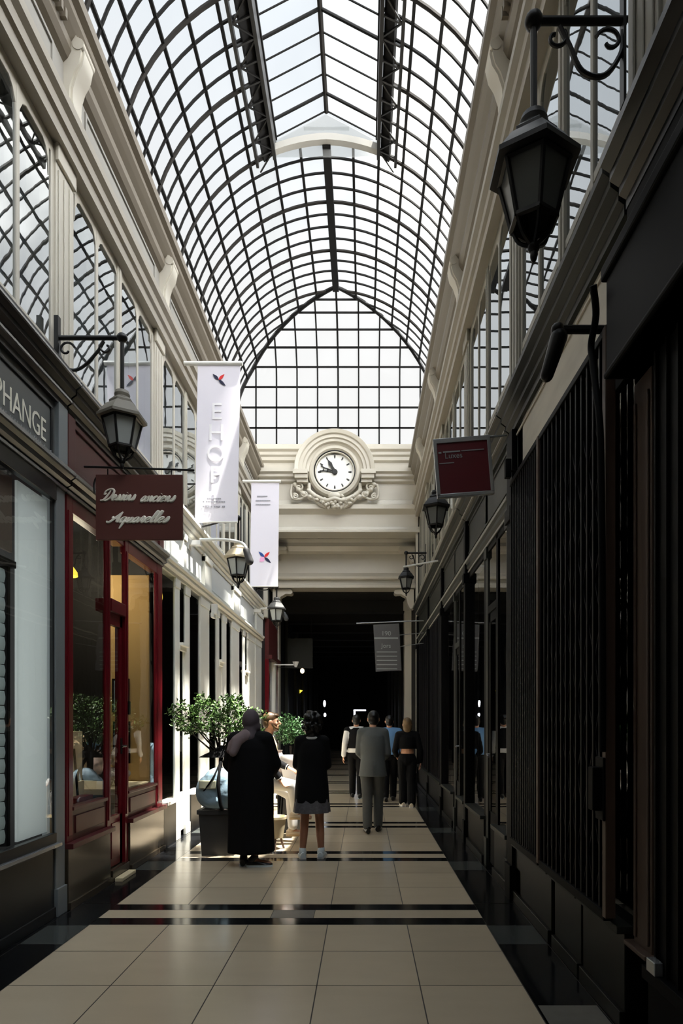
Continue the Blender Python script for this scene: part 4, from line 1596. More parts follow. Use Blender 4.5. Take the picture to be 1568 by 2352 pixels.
lantern('R', 3.10, .46, zat(48, 3.10), .465, 1.0, 'large black iron lantern hanging in the upper right near the viewer', 'frost_dark')
lantern('L', 5.35, .56, zat(776, 5.35), .45, .92, 'iron lantern with pale frosted panes above the brown lettered sign', 'frost', 'cap_pale')
lantern('L', 9.2, .78, zat(1190, 9.2), .34, .95, 'zinc roofed lantern over the white shop fascia between the banners', 'frost', 'lamp_zinc')
lantern('L', 13.4, .43, zat(1348, 13.4), .22, .95, 'small grey lantern at the corner of the dark passage', 'frost', 'planter', False)
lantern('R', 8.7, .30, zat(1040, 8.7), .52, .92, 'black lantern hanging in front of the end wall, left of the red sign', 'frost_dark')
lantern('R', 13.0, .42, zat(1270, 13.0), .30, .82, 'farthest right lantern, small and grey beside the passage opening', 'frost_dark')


def swan_lamp(y, x0, x1, z, label, drop=.28):
    t = empty('fascia_lamp', (x0, y, z), label, 'lamp', 'white swan neck lamps')
    a = MB()
    L = x1 - x0
    pts = catmull([(x0, y, z + .02), (x0 + L * .5, y, z + .02), (x0 + L * .84, y, z - .02), (x0 + L * .95, y, z - .09), (x1, y, z - drop * .6)], 6)
    a.tube(pts, .022, 8)
    a.box(XL + .014, x0 + .015, y - .05, y + .05, z - .06, z + .002)
    a.box(XL + .014, XL + .03, y - .06, y + .06, z - .12, z + .0)
    a.build('arm', M['lamp_white'], t, smooth=60)
    h = MB()
    h.chain([(x1 - .03, y, z - drop * .45), (x1 + .02, y, z - drop)], [.045, .055])
    h.build('lamp_head', M['planter'], t, smooth=60)


swan_lamp(8.75, XL + .165, xat(570, 8.75), zat(1243, 8.75), 'long white swan neck lamp over the white shop, in front of the second banner')
swan_lamp(13.9, XL + .165, xat(655, 13.9), zat(1400, 13.9), 'short white swan neck lamp at the far end of the white shop', .2)
# straight white lamp arm near the passage
t = empty('fascia_lamp', (XL + .1, 16.2, zat(1528, 16.2)), 'thin white lamp arm reaching into the dark passage', 'lamp', 'white swan neck lamps')
a = MB()
a.tube([(XL + .1, 16.2, zat(1527, 16.2)), (xat(676, 16.2), 16.2, zat(1527, 16.2))], .016, 8)
a.build('arm', M['lamp_white'], t)
a = MB()
a.lathe([(.03, -.06), (.075, .05), (.085, .08), (.05, .08)], (xat(679, 16.2), 16.2, zat(1527, 16.2)), 16)
a.build('lamp_head', M['lamp_white'], t, smooth=40)


# ---- small wall fittings on the right
def fittings():
    y = 3.32
    t = empty('spot_lamp', (XR, y, zat(757, y)), 'dark projector lamp on an iron arm over the nearer folding gate', 'lamp')
    a = MB()
    a.tube([(XR - .024, y, zat(757, y)), (xat(1285, y), y, zat(757, y))], .022, 8)
    a.build('arm', M['iron'], t)
    a = MB()
    a.ell((xat(1280, y), y, zat(757, y)), (.035, .035, .035))
    p0 = Vector((xat(1283, y), y, zat(775, y)))
    p1 = Vector((xat(1262, y), y + .05, zat(850, y)))
    a.chain([p0, p1], [.045, .035])
    a.build('lamp_head', M['iron'], t, smooth=60)
    for (yy, u, v, lab) in ((5.30, 1166, 1072, 'small black loudspeaker on the dark post right of the red sign'),):
        o = MB()
        x = xat(u, yy)
        o.box(x - .025, x + .025, yy - .03, yy + .03, zat(v + 26, yy), zat(v - 16, yy))
        o.tube([(x, yy, zat(v + 10, yy)), (XR - .052, yy, zat(v + 10, yy))], .012, 6)
        o = o.build('loudspeaker', M['black'], bevel=.006)
        tag(o, lab, 'loudspeaker')
    y = 10.3
    r = MB()
    r.tube([(XR - .11, y, zat(1288, y)), (xat(926, y), y, zat(1302, y))], .014, 8)
    o = r.build('sign_rod', M['lamp_white'])
    tag(o, 'bare pale rod sticking out from the right wall before the passage', 'rod')


fittings()


# ---- hanging signs
def brown_sign():
    Y = 5.42
    x0, x1 = xat(221, Y), xat(420, Y)
    z0, z1 = zat(1241, Y), zat(1091, Y)
    t = empty('hanging_sign', ((x0 + x1) / 2, Y, z1), 'brown hanging sign lettered Dessins anciens Aquarelles in ivory script', 'sign')
    b = MB()
    b.box(x0, x1, Y - .012, Y + .012, z0, z1)
    b.build('board', M['sign_brown'], t, bevel=.004)
    r = MB()
    zr = zat(1080, Y)
    r.tube([(XL + .034, Y, zr + .03), (xat(446, Y), Y, zr)], .009, 8)
    for x in (x0 + .1, x1 - .1):
        r.tube([(x, Y, z1), (x, Y, zr + .01)], .006, 6)
    r.tube(catmull([(XL + .125, Y, zr - .20), (XL + .12, Y, zr - .12), (XL + .15, Y, zr - .06), (XL + .22, Y, zr - .12), (XL + .19, Y, zr - .17)], 5), .008, 6)
    r.build('bracket', M['iron'], t, smooth=50)
    w = script_mb('Dessins', .046, .0078)
    w2 = script_mb('anciens', .046, .0078)
    w3 = script_mb('Aquarelles', .046, .0078)
    tw = x1 - x0
    l = MB()

    def fit(src, xa, xb, zb):
        xs = [p.x for p in src.v]
        k = (xb - xa) / (max(xs) - min(xs))
        for p in src.v:
            p.x = xa + (p.x - min(xs)) * k
            p.y = Y - .014 + p.y
            p.z = zb + p.z * 1.0
        l.merge(src)
    fit(w, x0 + tw * .05, x0 + tw * .47, z1 - .225)
    fit(w2, x0 + tw * .51, x0 + tw * .93, z1 - .235)
    l.build('lettering', M['letter'], t, smooth=60)
    l = MB()
    fit(w3, x0 + tw * .12, x0 + tw * .86, z1 - .415)
    l.build('lettering', M['letter'], t, smooth=60)


brown_sign()


def red_sign():
    Y = 5.5
    cx, cz = xat(1064, Y), zat(1075, Y)
    t = empty('hanging_sign', (cx, Y, cz), 'crimson square sign in a silver frame, tilted, hanging on the right', 'sign')
    h = .235
    rot = Matrix.Translation((cx, Y, cz)) @ Matrix.Rotation(math.radians(-4.5), 4, 'Y')
    b = MB().box(-h, h, -.012, .012, -h, h).xf(rot)
    b.build('board', M['sign_red'], t)
    f = MB()
    for (a, b2, c, d) in ((-h - .015, h + .015, h - .012, h + .03), (-h - .015, h + .015, -h - .015, -h + .015), (-h - .015, -h + .015, -h, h), (h - .015, h + .015, -h, h)):
        f.box(a, b2, -.022, .022, c, d)
    f.xf(rot)
    f.build('frame', M['silver'], t, bevel=.003)
    l = MB()
    l.box(-.21, -.185, -.016, -.011, .135, .15)
    l.box(-.17, -.02, -.016, -.011, .140, .152)
    l.box(-.01, .19, -.016, -.011, .142, .150)
    l.box(-.21, -.08, -.016, -.011, .045, .052)
    tx = text_mb("Luxes", .07, .004)
    for p in tx.v:
        p.x = p.x * .95 - .08
        p.y = p.y - .014
        p.z = p.z + .088
    l.merge(tx)
    l.xf(rot)
    l.build('lettering', M['letter_dim'], t)
    r = MB()
    zr = zat(1000, Y)
    r.tube([(XR - .075, Y, zr), (cx - .1, Y, zr - .04)], .010, 8)
    r.build('bracket', M['silver'], t)


red_sign()


def grey_sign():
    Y = 13.4
    x0, x1 = xat(857, Y), xat(916, Y)
    z0, z1 = zat(1540, Y), zat(1432, Y)
    t = empty('hanging_sign', ((x0 + x1) / 2, Y, z1), 'dim grey cloth sign numbered 190 hanging in the dark passage mouth', 'sign')
    b = MB().box(x0, x1, Y - .01, Y + .01, z0, z1)
    b.xf(Matrix.Translation((x1, Y, z1)) @ Matrix.Rotation(math.radians(-3), 4, 'Y') @ Matrix.Translation((-x1, -Y, -z1)))
    b.build('board', M['sign_grey'], t)
    l = text_mb('190', .14, .004)
    for p in l.v:
        p.x, p.y, p.z = p.x + (x0 + x1) / 2, p.y + Y - .013, p.z + z1 - .26
    l.build('lettering', M['letter_dim'], t)
    l = MB()
    k = text_mb('Jors', .13, .004)
    for p in k.v:
        p.x, p.y, p.z = p.x + (x0 + x1) / 2, p.y + Y - .013, p.z + z1 - .52
    l.merge(k)
    l.build('lettering', M['letter_dim'], t)
    l = MB()
    l.box(x0 + .02, x1 - .02, Y - .015, Y - .011, z1 - .33, z1 - .30)
    l.build('rule', M['letter_dim'], t)
    l = MB()
    for i in range(5):
        l.box(x0 + .07, x1 - .04, Y - .015, Y - .011, z1 - .62 - i * .09, z1 - .60 - i * .09)
    l.build('small_lettering', M['letter_dim'], t)
    r = MB()
    r.tube([(xat(818, Y), Y, z1 + .0), (XR - .05, Y, z1 + .06)], .012, 8)
    r.tube([(x1, Y, z1 - .25), (XR - .05, Y, z1 - .2)], .008, 6)
    r.tube([(x1, Y, z1 - .5), (XR - .05, Y, z1 - .42)], .008, 6)
    r.build('bracket', M['silver'], t)


grey_sign()


# ---- two banners with a four bladed emblem
def blade(cx, cz, ang, L, w, y, n=10):
    """one leaf shaped blade growing from the centre"""
    a = [(L * i / n, w * math.sin(PI * min(1, (i / n) ** .8))) for i in range(n + 1)]
    pts = a + [(x, -z) for x, z in reversed(a[1:-1])]
    ca, sa = math.cos(ang), math.sin(ang)
    mb = MB()
    mb.prism([(cx + x * ca - z * sa, cz + x * sa + z * ca) for x, z in pts], 'y', y - .003, y)
    return mb


def banner(Y, u0, u1, vt, vb, label, emblem_v, kind, lean):
    x0, x1, z1, z0 = xat(u0, Y), xat(u1, Y), zat(vt, Y), zat(vb, Y)
    W = x1 - x0
    t = empty('banner', ((x0 + x1) / 2, Y, z1), label, 'banner', 'lavender hanging banners')
    sh = lambda z: -lean * (z1 - z)
    c = MB()
    nx, nz = 10, 24
    yf = lambda i, j: .003 * math.sin(i * .7 + j * .25) * (j / nz) + .002 * math.sin(j * .35)
    vs, fs = [], []
    for side in (0, 1):
        for j in range(nz + 1):
            for i in range(nx + 1):
                z = z1 - (z1 - z0) * j / nz
                vs.append((x0 + W * i / nx + sh(z), Y + yf(i, j) + side * .005, z))
    k = (nx + 1) * (nz + 1)
    for j in range(nz):
        for i in range(nx):
            q = (j * (nx + 1) + i, j * (nx + 1) + i + 1, (j + 1) * (nx + 1) + i + 1, (j + 1) * (nx + 1) + i)
            fs += [q, tuple(x + k for x in reversed(q))]
    for i in range(nx):
        fs.append((i, i + k, i + 1 + k, i + 1))
        b = nz * (nx + 1)
        fs.append((b + i, b + i + 1, b + i + 1 + k, b + i + k))
    for j in range(nz):
        a, b = j * (nx + 1), (j + 1) * (nx + 1)
        fs.append((a, b, b + k, a + k))
        fs.append((a + nx, a + nx + k, b + nx + k, b + nx))
    c.add(vs, fs)
    c.build('cloth', M['banner'], t, smooth=60)
    r = MB()
    r.tube([(XL - .1, Y, z1 + .02), (x1 + .03, Y, z1 + .02)], .030, 12)
    r.build('rail', M['lamp_white'], t, smooth=40)
    r = MB()
    r.tube([(x0 + sh(z0), Y, z0 + .012), (x1 + sh(z0), Y, z0 + .012)], .012, 8)
    r.build('bottom_bar', M['lamp_white'], t)
    r = MB()
    r.tube([(XL - .05, Y, z0 + .55), (x0 + sh(z0 + .55), Y, z0 + .55)], .012, 6)
    r.build('stay', M['iron'], t)
    ze = zat(emblem_v, Y)
    xc = (x0 + x1) / 2 + sh(ze)
    y = Y - .0055
    S = .12 if kind == 1 else .17
    blades = [(2.36, 'logo_navy' if kind == 1 else 'logo_blue', 1), (-.72, 'logo_navy', 1.1), (.78, 'logo_red', .95)]
    if kind == 2:
        blades.append((3.9, 'logo_pink', .8))
    for ang, m, l in blades:
        e = blade(xc, ze, ang, S * l, S * (.17 if m != 'logo_pink' else .3), y)
        e.build('emblem_blade', M[m], t)
    if kind == 1:
        l = MB()
        zz = ze - .38
        for ch in 'EHOPI':
            g = text_mb(ch, .34, .003)
            for p in g.v:
                p.x, p.y, p.z = p.x * 1.0 + xc + sh(zz) - .02, p.y + y - .002, p.z + zz - .18
            l.merge(g)
            zz -= .30
        l.build('large_lettering', M['banner_letter'], t)
        s = MB()
        for v, a, b in ((1146, -.10, .10), (1153, -.16, .16), (1164, -.16, .16)):
            z = zat(v, Y)
            n = 14
            for i in range(n):
                if rnd.random() < .85:
                    q = a + (b - a) * i / n
                    s.box(xc + sh(z) + q - .03, xc + sh(z) + q - .03 + (b - a) / n * .75, y - .004, y, z - .009, z + .009)
            s.build('small_lettering', M['banner_grey'], t)
            s = MB()
    else:
        s = MB()
        for v, a, b in ((1140, -.12, .10), (1150, -.15, .16), (1159, -.15, .16)):
            z = zat(v, Y)
            n = 14
            for i in range(n):
                q = a + (b - a) * i / n
                s.box(xc + q - .03, xc + q - .03 + (b - a) / n * .75, y - .004, y, z - .010, z + .010)
            s.build('small_lettering', M['banner_grey'], t)
            s = MB()


banner(8.9, 454, 552, 838, 1201, 'long lavender white banner with a small propeller emblem at its top', 873, 1, .018)
banner(13.2, 577, 641, 1108, 1348, 'shorter lavender banner with the propeller emblem near its foot', 1280, 2, .012)


# ---- the clock
def clock():
    Y = YEND
    cx, cz = xat(769, Y), zat(1088, Y)
    t = empty('clock', (cx, Y, cz), 'round white clock under a moulded arch on the end wall', 'clock')
    h = MB()
    prof = [(.62, 0), (.62, -.18), (.68, -.20), (.70, -.26), (.76, -.26), (.78, -.30), (.85, -.30), (.87, -.34), (.955, -.36), (.965, -.34), (.965, .05)]
    h.lathe(prof, (cx, Y, cz - .02), 40, 'y', a0=0, a1=PI)
    for sx in (-1, 1):
        h.box(cx + sx * .64, cx + sx * .99, Y - .36, Y, cz - .12, cz - .02)
        h.box(cx + sx * .645, cx + sx * .95, Y - .32, Y, cz - .22, cz - .12)
        h.box(cx + sx * .64, cx + sx * .90, Y - .26, Y, cz - .30, cz - .22)
    h.build('arch_hood', M['stone_gloss'], t, smooth=35)
    c = MB()
    c.lathe([(.645, .0), (.645, -.14), (.60, -.20), (.54, -.21), (.50, -.17), (.50, -.13), (.485, -.12), (.475, -.17), (.455, -.17), (.45, -.08)], (cx, Y, cz), 48, 'y', caps=False)
    c.build('case', M['stone'], t, smooth=35)
    r = MB()
    r.lathe([(.500, -.10), (.505, -.176), (.488, -.178), (.486, -.10)], (cx, Y, cz), 48, 'y', caps=False)
    r.build('bezel', M['iron'], t, smooth=30)
    d = MB()
    d.lathe([(.0001, -.10), (.47, -.10), (.47, -.08)], (cx, Y, cz), 48, 'y')
    d.build('dial', M['dial'], t)
    m = MB()
    for i in range(12):
        a = PI / 2 - i * PI / 6
        mk = MB()
        big = i % 3 == 0
        mk.prism([(.33, -.012), (.40, -.022 if big else -.016), (.41, 0), (.40, .022 if big else .016), (.33, .012)], 'y', -.11, -.10)
        for p in mk.v:
            p.x, p.z = p.x * math.cos(a) - p.z * math.sin(a), p.x * math.sin(a) + p.z * math.cos(a)
        m.merge(mk, Matrix.Translation((cx, Y, cz)))
    m.build('hour_marks', M['iron'], t)

    def hand(name, ang, L, w, fork):
        g = MB()
        y0, y1 = -.125, -.115
        if fork:
            for s in (-1, 1):
                g.prism([(-.05, s * .02), (.12, s * .035), (L * .75, s * .052), (L, s * .085), (L * .97, s * .05), (L * .7, s * .025), (.12, s * .008)], 'y', y0, y1)
            g.prism([(L * .45, -.04), (L * .52, -.045), (L * .52, .045), (L * .45, .04)], 'y', y0, y1)
            g.prism([(L * .72, -.05), (L * .78, -.05), (L * .78, .05), (L * .72, .05)], 'y', y0, y1)
        else:
            g.prism([(-.06, -.03), (.06, -.035), (.14, -.03), (.22, -.045), (L, .0), (.22, .045), (.14, .03), (.06, .035), (-.06, .03)], 'y', y0 - .012, y1 - .012)
        for p in g.v:
            p.x, p.z = p.x * math.cos(ang) - p.z * math.sin(ang), p.x * math.sin(ang) + p.z * math.cos(ang)
        g.xf(Matrix.Translation((cx, Y, cz)))
        g.build(name, M['iron'], t)
    hand('minute_hand', math.radians(167), .37, .04, True)
    hand('hour_hand', math.radians(120), .34, .05, False)
    b = MB()
    b.lathe([(.0001, -.15), (.06, -.15), (.07, -.11)], (cx, Y, cz), 16, 'y')
    b.build('hub', M['iron'], t)
    # carved garland below
    o = MB()
    rr = random.Random(3)
    for sx in (-1, 1):
        def S(x, z, y=-.16):
            return (cx + sx * x, Y + y, cz + z)
        o.tube(catmull([S(.98, -.30), S(.90, -.42), S(.80, -.52), S(.66, -.60), S(.52, -.66)], 6), [.05 + .02 * math.sin(i) for i in range(25)], 8)
        o.tube(catmull([S(.62, -.30), S(.60, -.48), S(.50, -.66), S(.36, -.80), S(.2, -.88)], 6), .045, 8)
        for (x0, z0, r0, d) in ((.86, -.40, .11, 1), (.72, -.56, .09, -1), (.95, -.62, .07, 1)):
            pts = []
            for i in range(18):
                a = d * i / 17 * 2.6 * PI + 1
                r = r0 * (1 - i / 21)
                pts.append(S(x0 + r * math.cos(a), z0 + r * math.sin(a), -.18))
            o.tube(pts, .026, 6)
        o.tube(catmull([S(1.02, -.32), S(1.06, -.5), S(1.02, -.66), S(.84, -.68), S(.7, -.6)], 5), .03, 8)
        for i in range(9):
            a = .15 + i * .10
            o.ell(S(.60 - i * .055, -.50 - i * .045, -.2), (.05, .03, .085), Matrix.Rotation(sx * (.9 - i * .1), 3, 'Y'), 10, 6)
        for i in range(8):
            o.ell(S(rr.uniform(.05, .5), -.62 - rr.uniform(0, .2), -.22), (.06, .05, .04), Matrix.Rotation(rr.uniform(-1, 1), 3, 'Y'), 10, 6)
    for i in range(16):
        a = PI + i / 15 * PI
        o.ell((cx + .30 * math.cos(a) * rr.uniform(.4, 1.1), Y - .24, cz - .70 + .20 * math.sin(a) * rr.uniform(.3, 1.0)), (.055, .05, .045), None, 10, 6)
    o.tube(catmull([(cx - .45, Y - .2, cz - .62), (cx - .2, Y - .25, cz - .74), (cx, Y - .26, cz - .70), (cx + .2, Y - .25, cz - .74), (cx + .45, Y - .2, cz - .62)], 6), .05, 8)
    o.ell((cx, Y - .2, cz - .62), (.16, .08, .10))
    o.ell((cx, Y - .2, cz - .88), (.09, .07, .06))
    o.build('carved_garland', M['stone_gloss'], t, smooth=70)


clock()


# ---- lights and bits in the dark passage
def passage_bits():
    y = 17.0
    t = empty('glowing_lamp', (xat(694, y), y, zat(1541, y)), 'small warm glowing lamp just inside the dark passage', 'lamp', 'lamps in the dark passage')
    a = MB()
    a.ell((xat(694, y), y, zat(1541, y)), (.055, .055, .07))
    a.build('bulb', M['bulb'], t, smooth=180)
    a = MB()
    a.tube([(XL + .1, y, zat(1541, y) + .1), (xat(694, y), y, zat(1541, y) + .08)], .008, 6)
    a.build('arm', M['iron'], t)
    y = 22.0
    for (u, v, h, lab) in ((745, 1616, .12, 'white drop of a glittering lamp, upper one in the dark passage'), (746, 1642, .07, 'round white lamp low in the dark passage behind the woman in black')):
        a = MB()
        a.ell((xat(u, y), y, zat(v, y)), (.045, .045, h))
        o = a.build('hanging_bulb', M['bulb_white'], smooth=180)
        tag(o, lab, 'lamp', 'lamps in the dark passage')
    a = MB()
    y = 24.0
    a.prism([(xat(679, y), zat(1582, y)), (xat(695, y), zat(1586, y)), (xat(684, y), zat(1596, y)), (xat(680, y), zat(1610, y))], 'y', y, y + .02)
    o = a.build('lit_pennant', M['bulb_yellow'])
    tag(o, 'small lit yellow pennant in a shop deep in the passage', 'pennant')
    y = 30.0
    a = MB()
    a.box(xat(812, y), xat(816, y), y, y + .04, zat(1672, y), zat(1631, y))
    a.box(xat(812, y), xat(840, y), y, y + .04, zat(1633, y), zat(1630, y))
    o = a.build('lit_door_edge', M['bulb_white'])
    tag(o, 'thin white light strip around a door at the passage end', 'light strip')
    y = 18.6
    t = empty('hanging_sign', (xat(690, y), y, zat(1463, y)), 'very dark square board hanging inside the passage, left of centre', 'sign')
    a = MB()
    a.box(xat(660, y), xat(718, y), y, y + .03, zat(1535, y), zat(1466, y))
    a.build('board', M['dark_green'], t)
    a = MB()
    a.tube([(xat(664, y), y, zat(1466, y)), (xat(664, y), y, 4.6)], .008, 6)
    a.tube([(xat(714, y), y, zat(1466, y)), (xat(714, y), y, 4.6)], .008, 6)
    a.build('cord', M['iron'], t)


passage_bits()
# ================================================================== PEOPLE
def V(*a):
    return Vector(a)


def ring(z, rx, ry, cx=0.0, cy=0.0, n=28, ripple=0.0, k=9, ph=0.0):
    return [Vector((cx + rx * math.cos(2 * PI * i / n) * (1 + ripple * math.sin(k * 2 * PI * i / n + ph)),
                    cy + ry * math.sin(2 * PI * i / n) * (1 + ripple * math.sin(k * 2 * PI * i / n + ph)), z)) for i in range(n)]


def hand(mb, wrist, d, palm_n, side, curl=.5, s=1.0):
    """palm, four unequal fingers bent at the knuckles and a thumb; d runs from wrist to fingers, palm_n out of the palm"""
    d = d.normalized()
    palm_n = (palm_n - d * palm_n.dot(d)).normalized()
    across = d.cross(palm_n).normalized() * side
    pw = .021 * s
    for i, (off, L) in enumerate(((-1.5, .066), (-.5, .076), (.5, .071), (1.5, .056))):
        base = wrist + d * .012 * s + across * off * pw * .55
        kn = wrist + d * (.092 - .004 * abs(off)) * s + across * off * pw
        mb.cap(base, .014 * s, kn, .0105 * s, 8)
        a1 = curl * .6
        v1 = d * math.cos(a1) + palm_n * math.sin(a1)
        p1 = kn + v1 * L * .5 * s
        a2 = curl * 1.5
        v2 = d * math.cos(a2) + palm_n * math.sin(a2)
        p2 = p1 + v2 * L * .5 * s
        mb.chain([kn, p1, p2], [.0098 * s, .0088 * s, .0072 * s], 8)
    tb = wrist + d * .03 * s - across * 1.3 * pw
    t1 = tb + (d * .7 - across * .6 + palm_n * .35).normalized() * .04 * s
    t2 = t1 + (d * .9 - across * .15 + palm_n * .4).normalized() * .03 * s
    mb.chain([tb, t1, t2], [.014 * s, .0105 * s, .0085 * s], 8)


def body_shape(P, female=False):
    """one continuous figure from joint positions (forward is +y, x to the figure's right)"""
    mb = MB()
    pel, chest, neck, head = P['pelvis'], P['chest'], P['neck'], P['head']
    w = .94 if female else 1.0
    mb.ell(pel, (.155, .11, .13))
    mid = (pel + chest) / 2
    mb.ell(mid, (.13 * w, .095, .16))
    mb.ell(chest, (.155 * w, .105, .17))
    sl, sr = P['sh_l'], P['sh_r']
    mb.cap(sl, .058 * w, sr, .058 * w)
    mb.cap(chest + V(0, 0, .12), .085, neck, .058)
    mb.cap(neck, .056, head + V(0, -.01, -.06), .053)
    # head: skull, jaw, nose, brow, ears, lips
    f = P.get('face', V(0, 1, 0)).normalized()
    rt = f.cross(V(0, 0, 1)).normalized()
    q = Matrix((rt, f, V(0, 0, 1))).transposed()

    def H(x, y, z):
        return head + q @ V(x, y, z)
    mb.ell(head, (.076, .096, .108), q)
    mb.ell(H(0, .035, -.055), (.056, .062, .062), q)
    mb.ell(H(0, .068, -.092), (.024, .024, .02), q)
    mb.cap(H(0, .092, .012), .010, H(0, .116, -.026), .0145, 8)
    mb.cap(H(-.035, .085, .026), .011, H(.035, .085, .026), .011, 8)
    mb.cap(H(-.018, .094, -.056), .009, H(.018, .094, -.056), .009, 8)
    for sx in (-1, 1):
        mb.ell(H(sx * .078, -.008, -.008), (.012, .022, .033), q)
        mb.ell(H(sx * .045, .062, -.022), (.022, .022, .022), q)
    for s_, k in ((-1, 'l'), (1, 'r')):
        sh, el, wr = P['sh_' + k], P['el_' + k], P['wr_' + k]
        mb.cap(sh, .050 * w, el, .038 * w)
        mb.cap(el, .038 * w, wr, .025)
        hand(mb, wr, wr - el, P.get('palm_' + k, V(-s_, 0, 0)), P.get('hs_' + k, s_), P.get('curl_' + k, .5))
        hp, kn, an = P['hip_' + k], P['kn_' + k], P['an_' + k]
        mb.cap(hp, .085, kn, .053)
        mb.cap(kn, .053, an + (kn - an) * .45 + V(0, -.012, 0), .048)
        mb.cap(an + (kn - an) * .45 + V(0, -.012, 0), .048, an, .034)
        toe = P['toe_' + k]
        mb.cap(an + V(0, 0, -.025), .034, toe, .026)
    return mb, H


def stand(h=1.68, sw=.18, stance=.09, step=(0, 0), arms=None, face=None, lean=0.0):
    s = h / 1.70
    P = dict(pelvis=V(0, 0, .93) * s, chest=V(0, .01 + lean, 1.24) * s, neck=V(0, lean, 1.43) * s, head=V(0, .02 + lean, 1.59) * s,
             sh_l=V(-sw, lean, 1.385) * s, sh_r=V(sw, lean, 1.385) * s)
    for s_, k, st in ((-1, 'l', step[0]), (1, 'r', step[1])):
        P['el_' + k] = V(s_ * (sw + .055), -.03 + lean, 1.10) * s
        P['wr_' + k] = V(s_ * (sw + .07), .04, .87) * s
        P['hip_' + k] = V(s_ * .088, 0, .88) * s
        P['kn_' + k] = V(s_ * stance, st * .5 + .03, .49) * s
        P['an_' + k] = V(s_ * stance, st, .085 + max(0, -st) * .12) * s
        P['toe_' + k] = V(s_ * (stance + .02), st + .16, .03 + max(0, -st) * .02) * s
    if arms:
        for k, v in arms.items():
            P[k] = v * s
    if face is not None:
        P['face'] = face
    return P, s


def person(name, label, loc, rz, P, skin_mat, female=False, group=None):
    mb, H = body_shape(P, female)
    o = skin(mb, name, M[skin_mat], .0085)
    o.location = loc
    o.rotation_euler = (0, 0, rz)
    tag(o, label, 'person', group)
    return o, H


def shoe(parent, an, toe, m, name='shoe', sole=None):
    d = (toe - an)
    d.z = 0
    d = d.normalized()
    rt = d.cross(V(0, 0, 1))
    zb = min(an.z - .085, toe.z - .03) + .002
    pts = [(-.085, .030, .075), (-.05, .040, .09), (.02, .042, .085), (.08, .047, .065), (.13, .047, .052), (.17, .036, .042), (.19, .018, .032)]
    mb = MB()
    rings = []
    for t, w, hh in pts:
        c = V(an.x, an.y, zb) + d * t
        r = []
        for i in range(12):
            a = 2 * PI * i / 12
            z = hh * .5 + hh * .5 * math.sin(a)
            r.append(c + rt * (w * math.cos(a) * (1.0 if math.sin(a) < .3 else .8)) + V(0, 0, z))
        rings.append(r)
    mb.loft(rings)
    mb.cap(V(an.x, an.y, zb + .07) - d * .03, .042, an + V(0, 0, .02), .040, 10)
    o = mb.build(name, M[m], parent, smooth=60, local=True)
    if sole:
        b = MB()
        out = [V(an.x, an.y, zb) + d * t + rt * w for t, w, _ in pts] + [V(an.x, an.y, zb) + d * t - rt * w for t, w, _ in reversed(pts)]
        b.prism([(p.x, p.y) for p in out], 'z', zb - .001, zb + .022)
        b.build('sole', M[sole], o, local=True)
    return o


def sleeve(mb, P, k, r0, r1, to=1.0):
    sh, el, wr = P['sh_' + k], P['el_' + k], P['wr_' + k]
    mb.cap(sh, r0 + .006, V(0, sh.y, sh.z + .012), r0 + .014)
    mb.cap(sh, r0 + .006, el, (r0 + r1) / 2)
    end = el + (wr - el) * to
    mb.cap(el, (r0 + r1) / 2, end, r1)


def trousers(P, m, parent, r=(.10, .075, .062), name='trousers', length=.97):
    mb = MB()
    mb.ell(P['pelvis'] + V(0, 0, -.01), (.17, .125, .14))
    for k in 'lr':
        hp, kn, an = P['hip_' + k], P['kn_' + k], P['an_' + k]
        mb.cap(hp, r[0], kn, r[1])
        mb.cap(kn, r[1], kn + (an - kn) * length, r[2])
    return skin(mb, name, M[m], .012, parent)


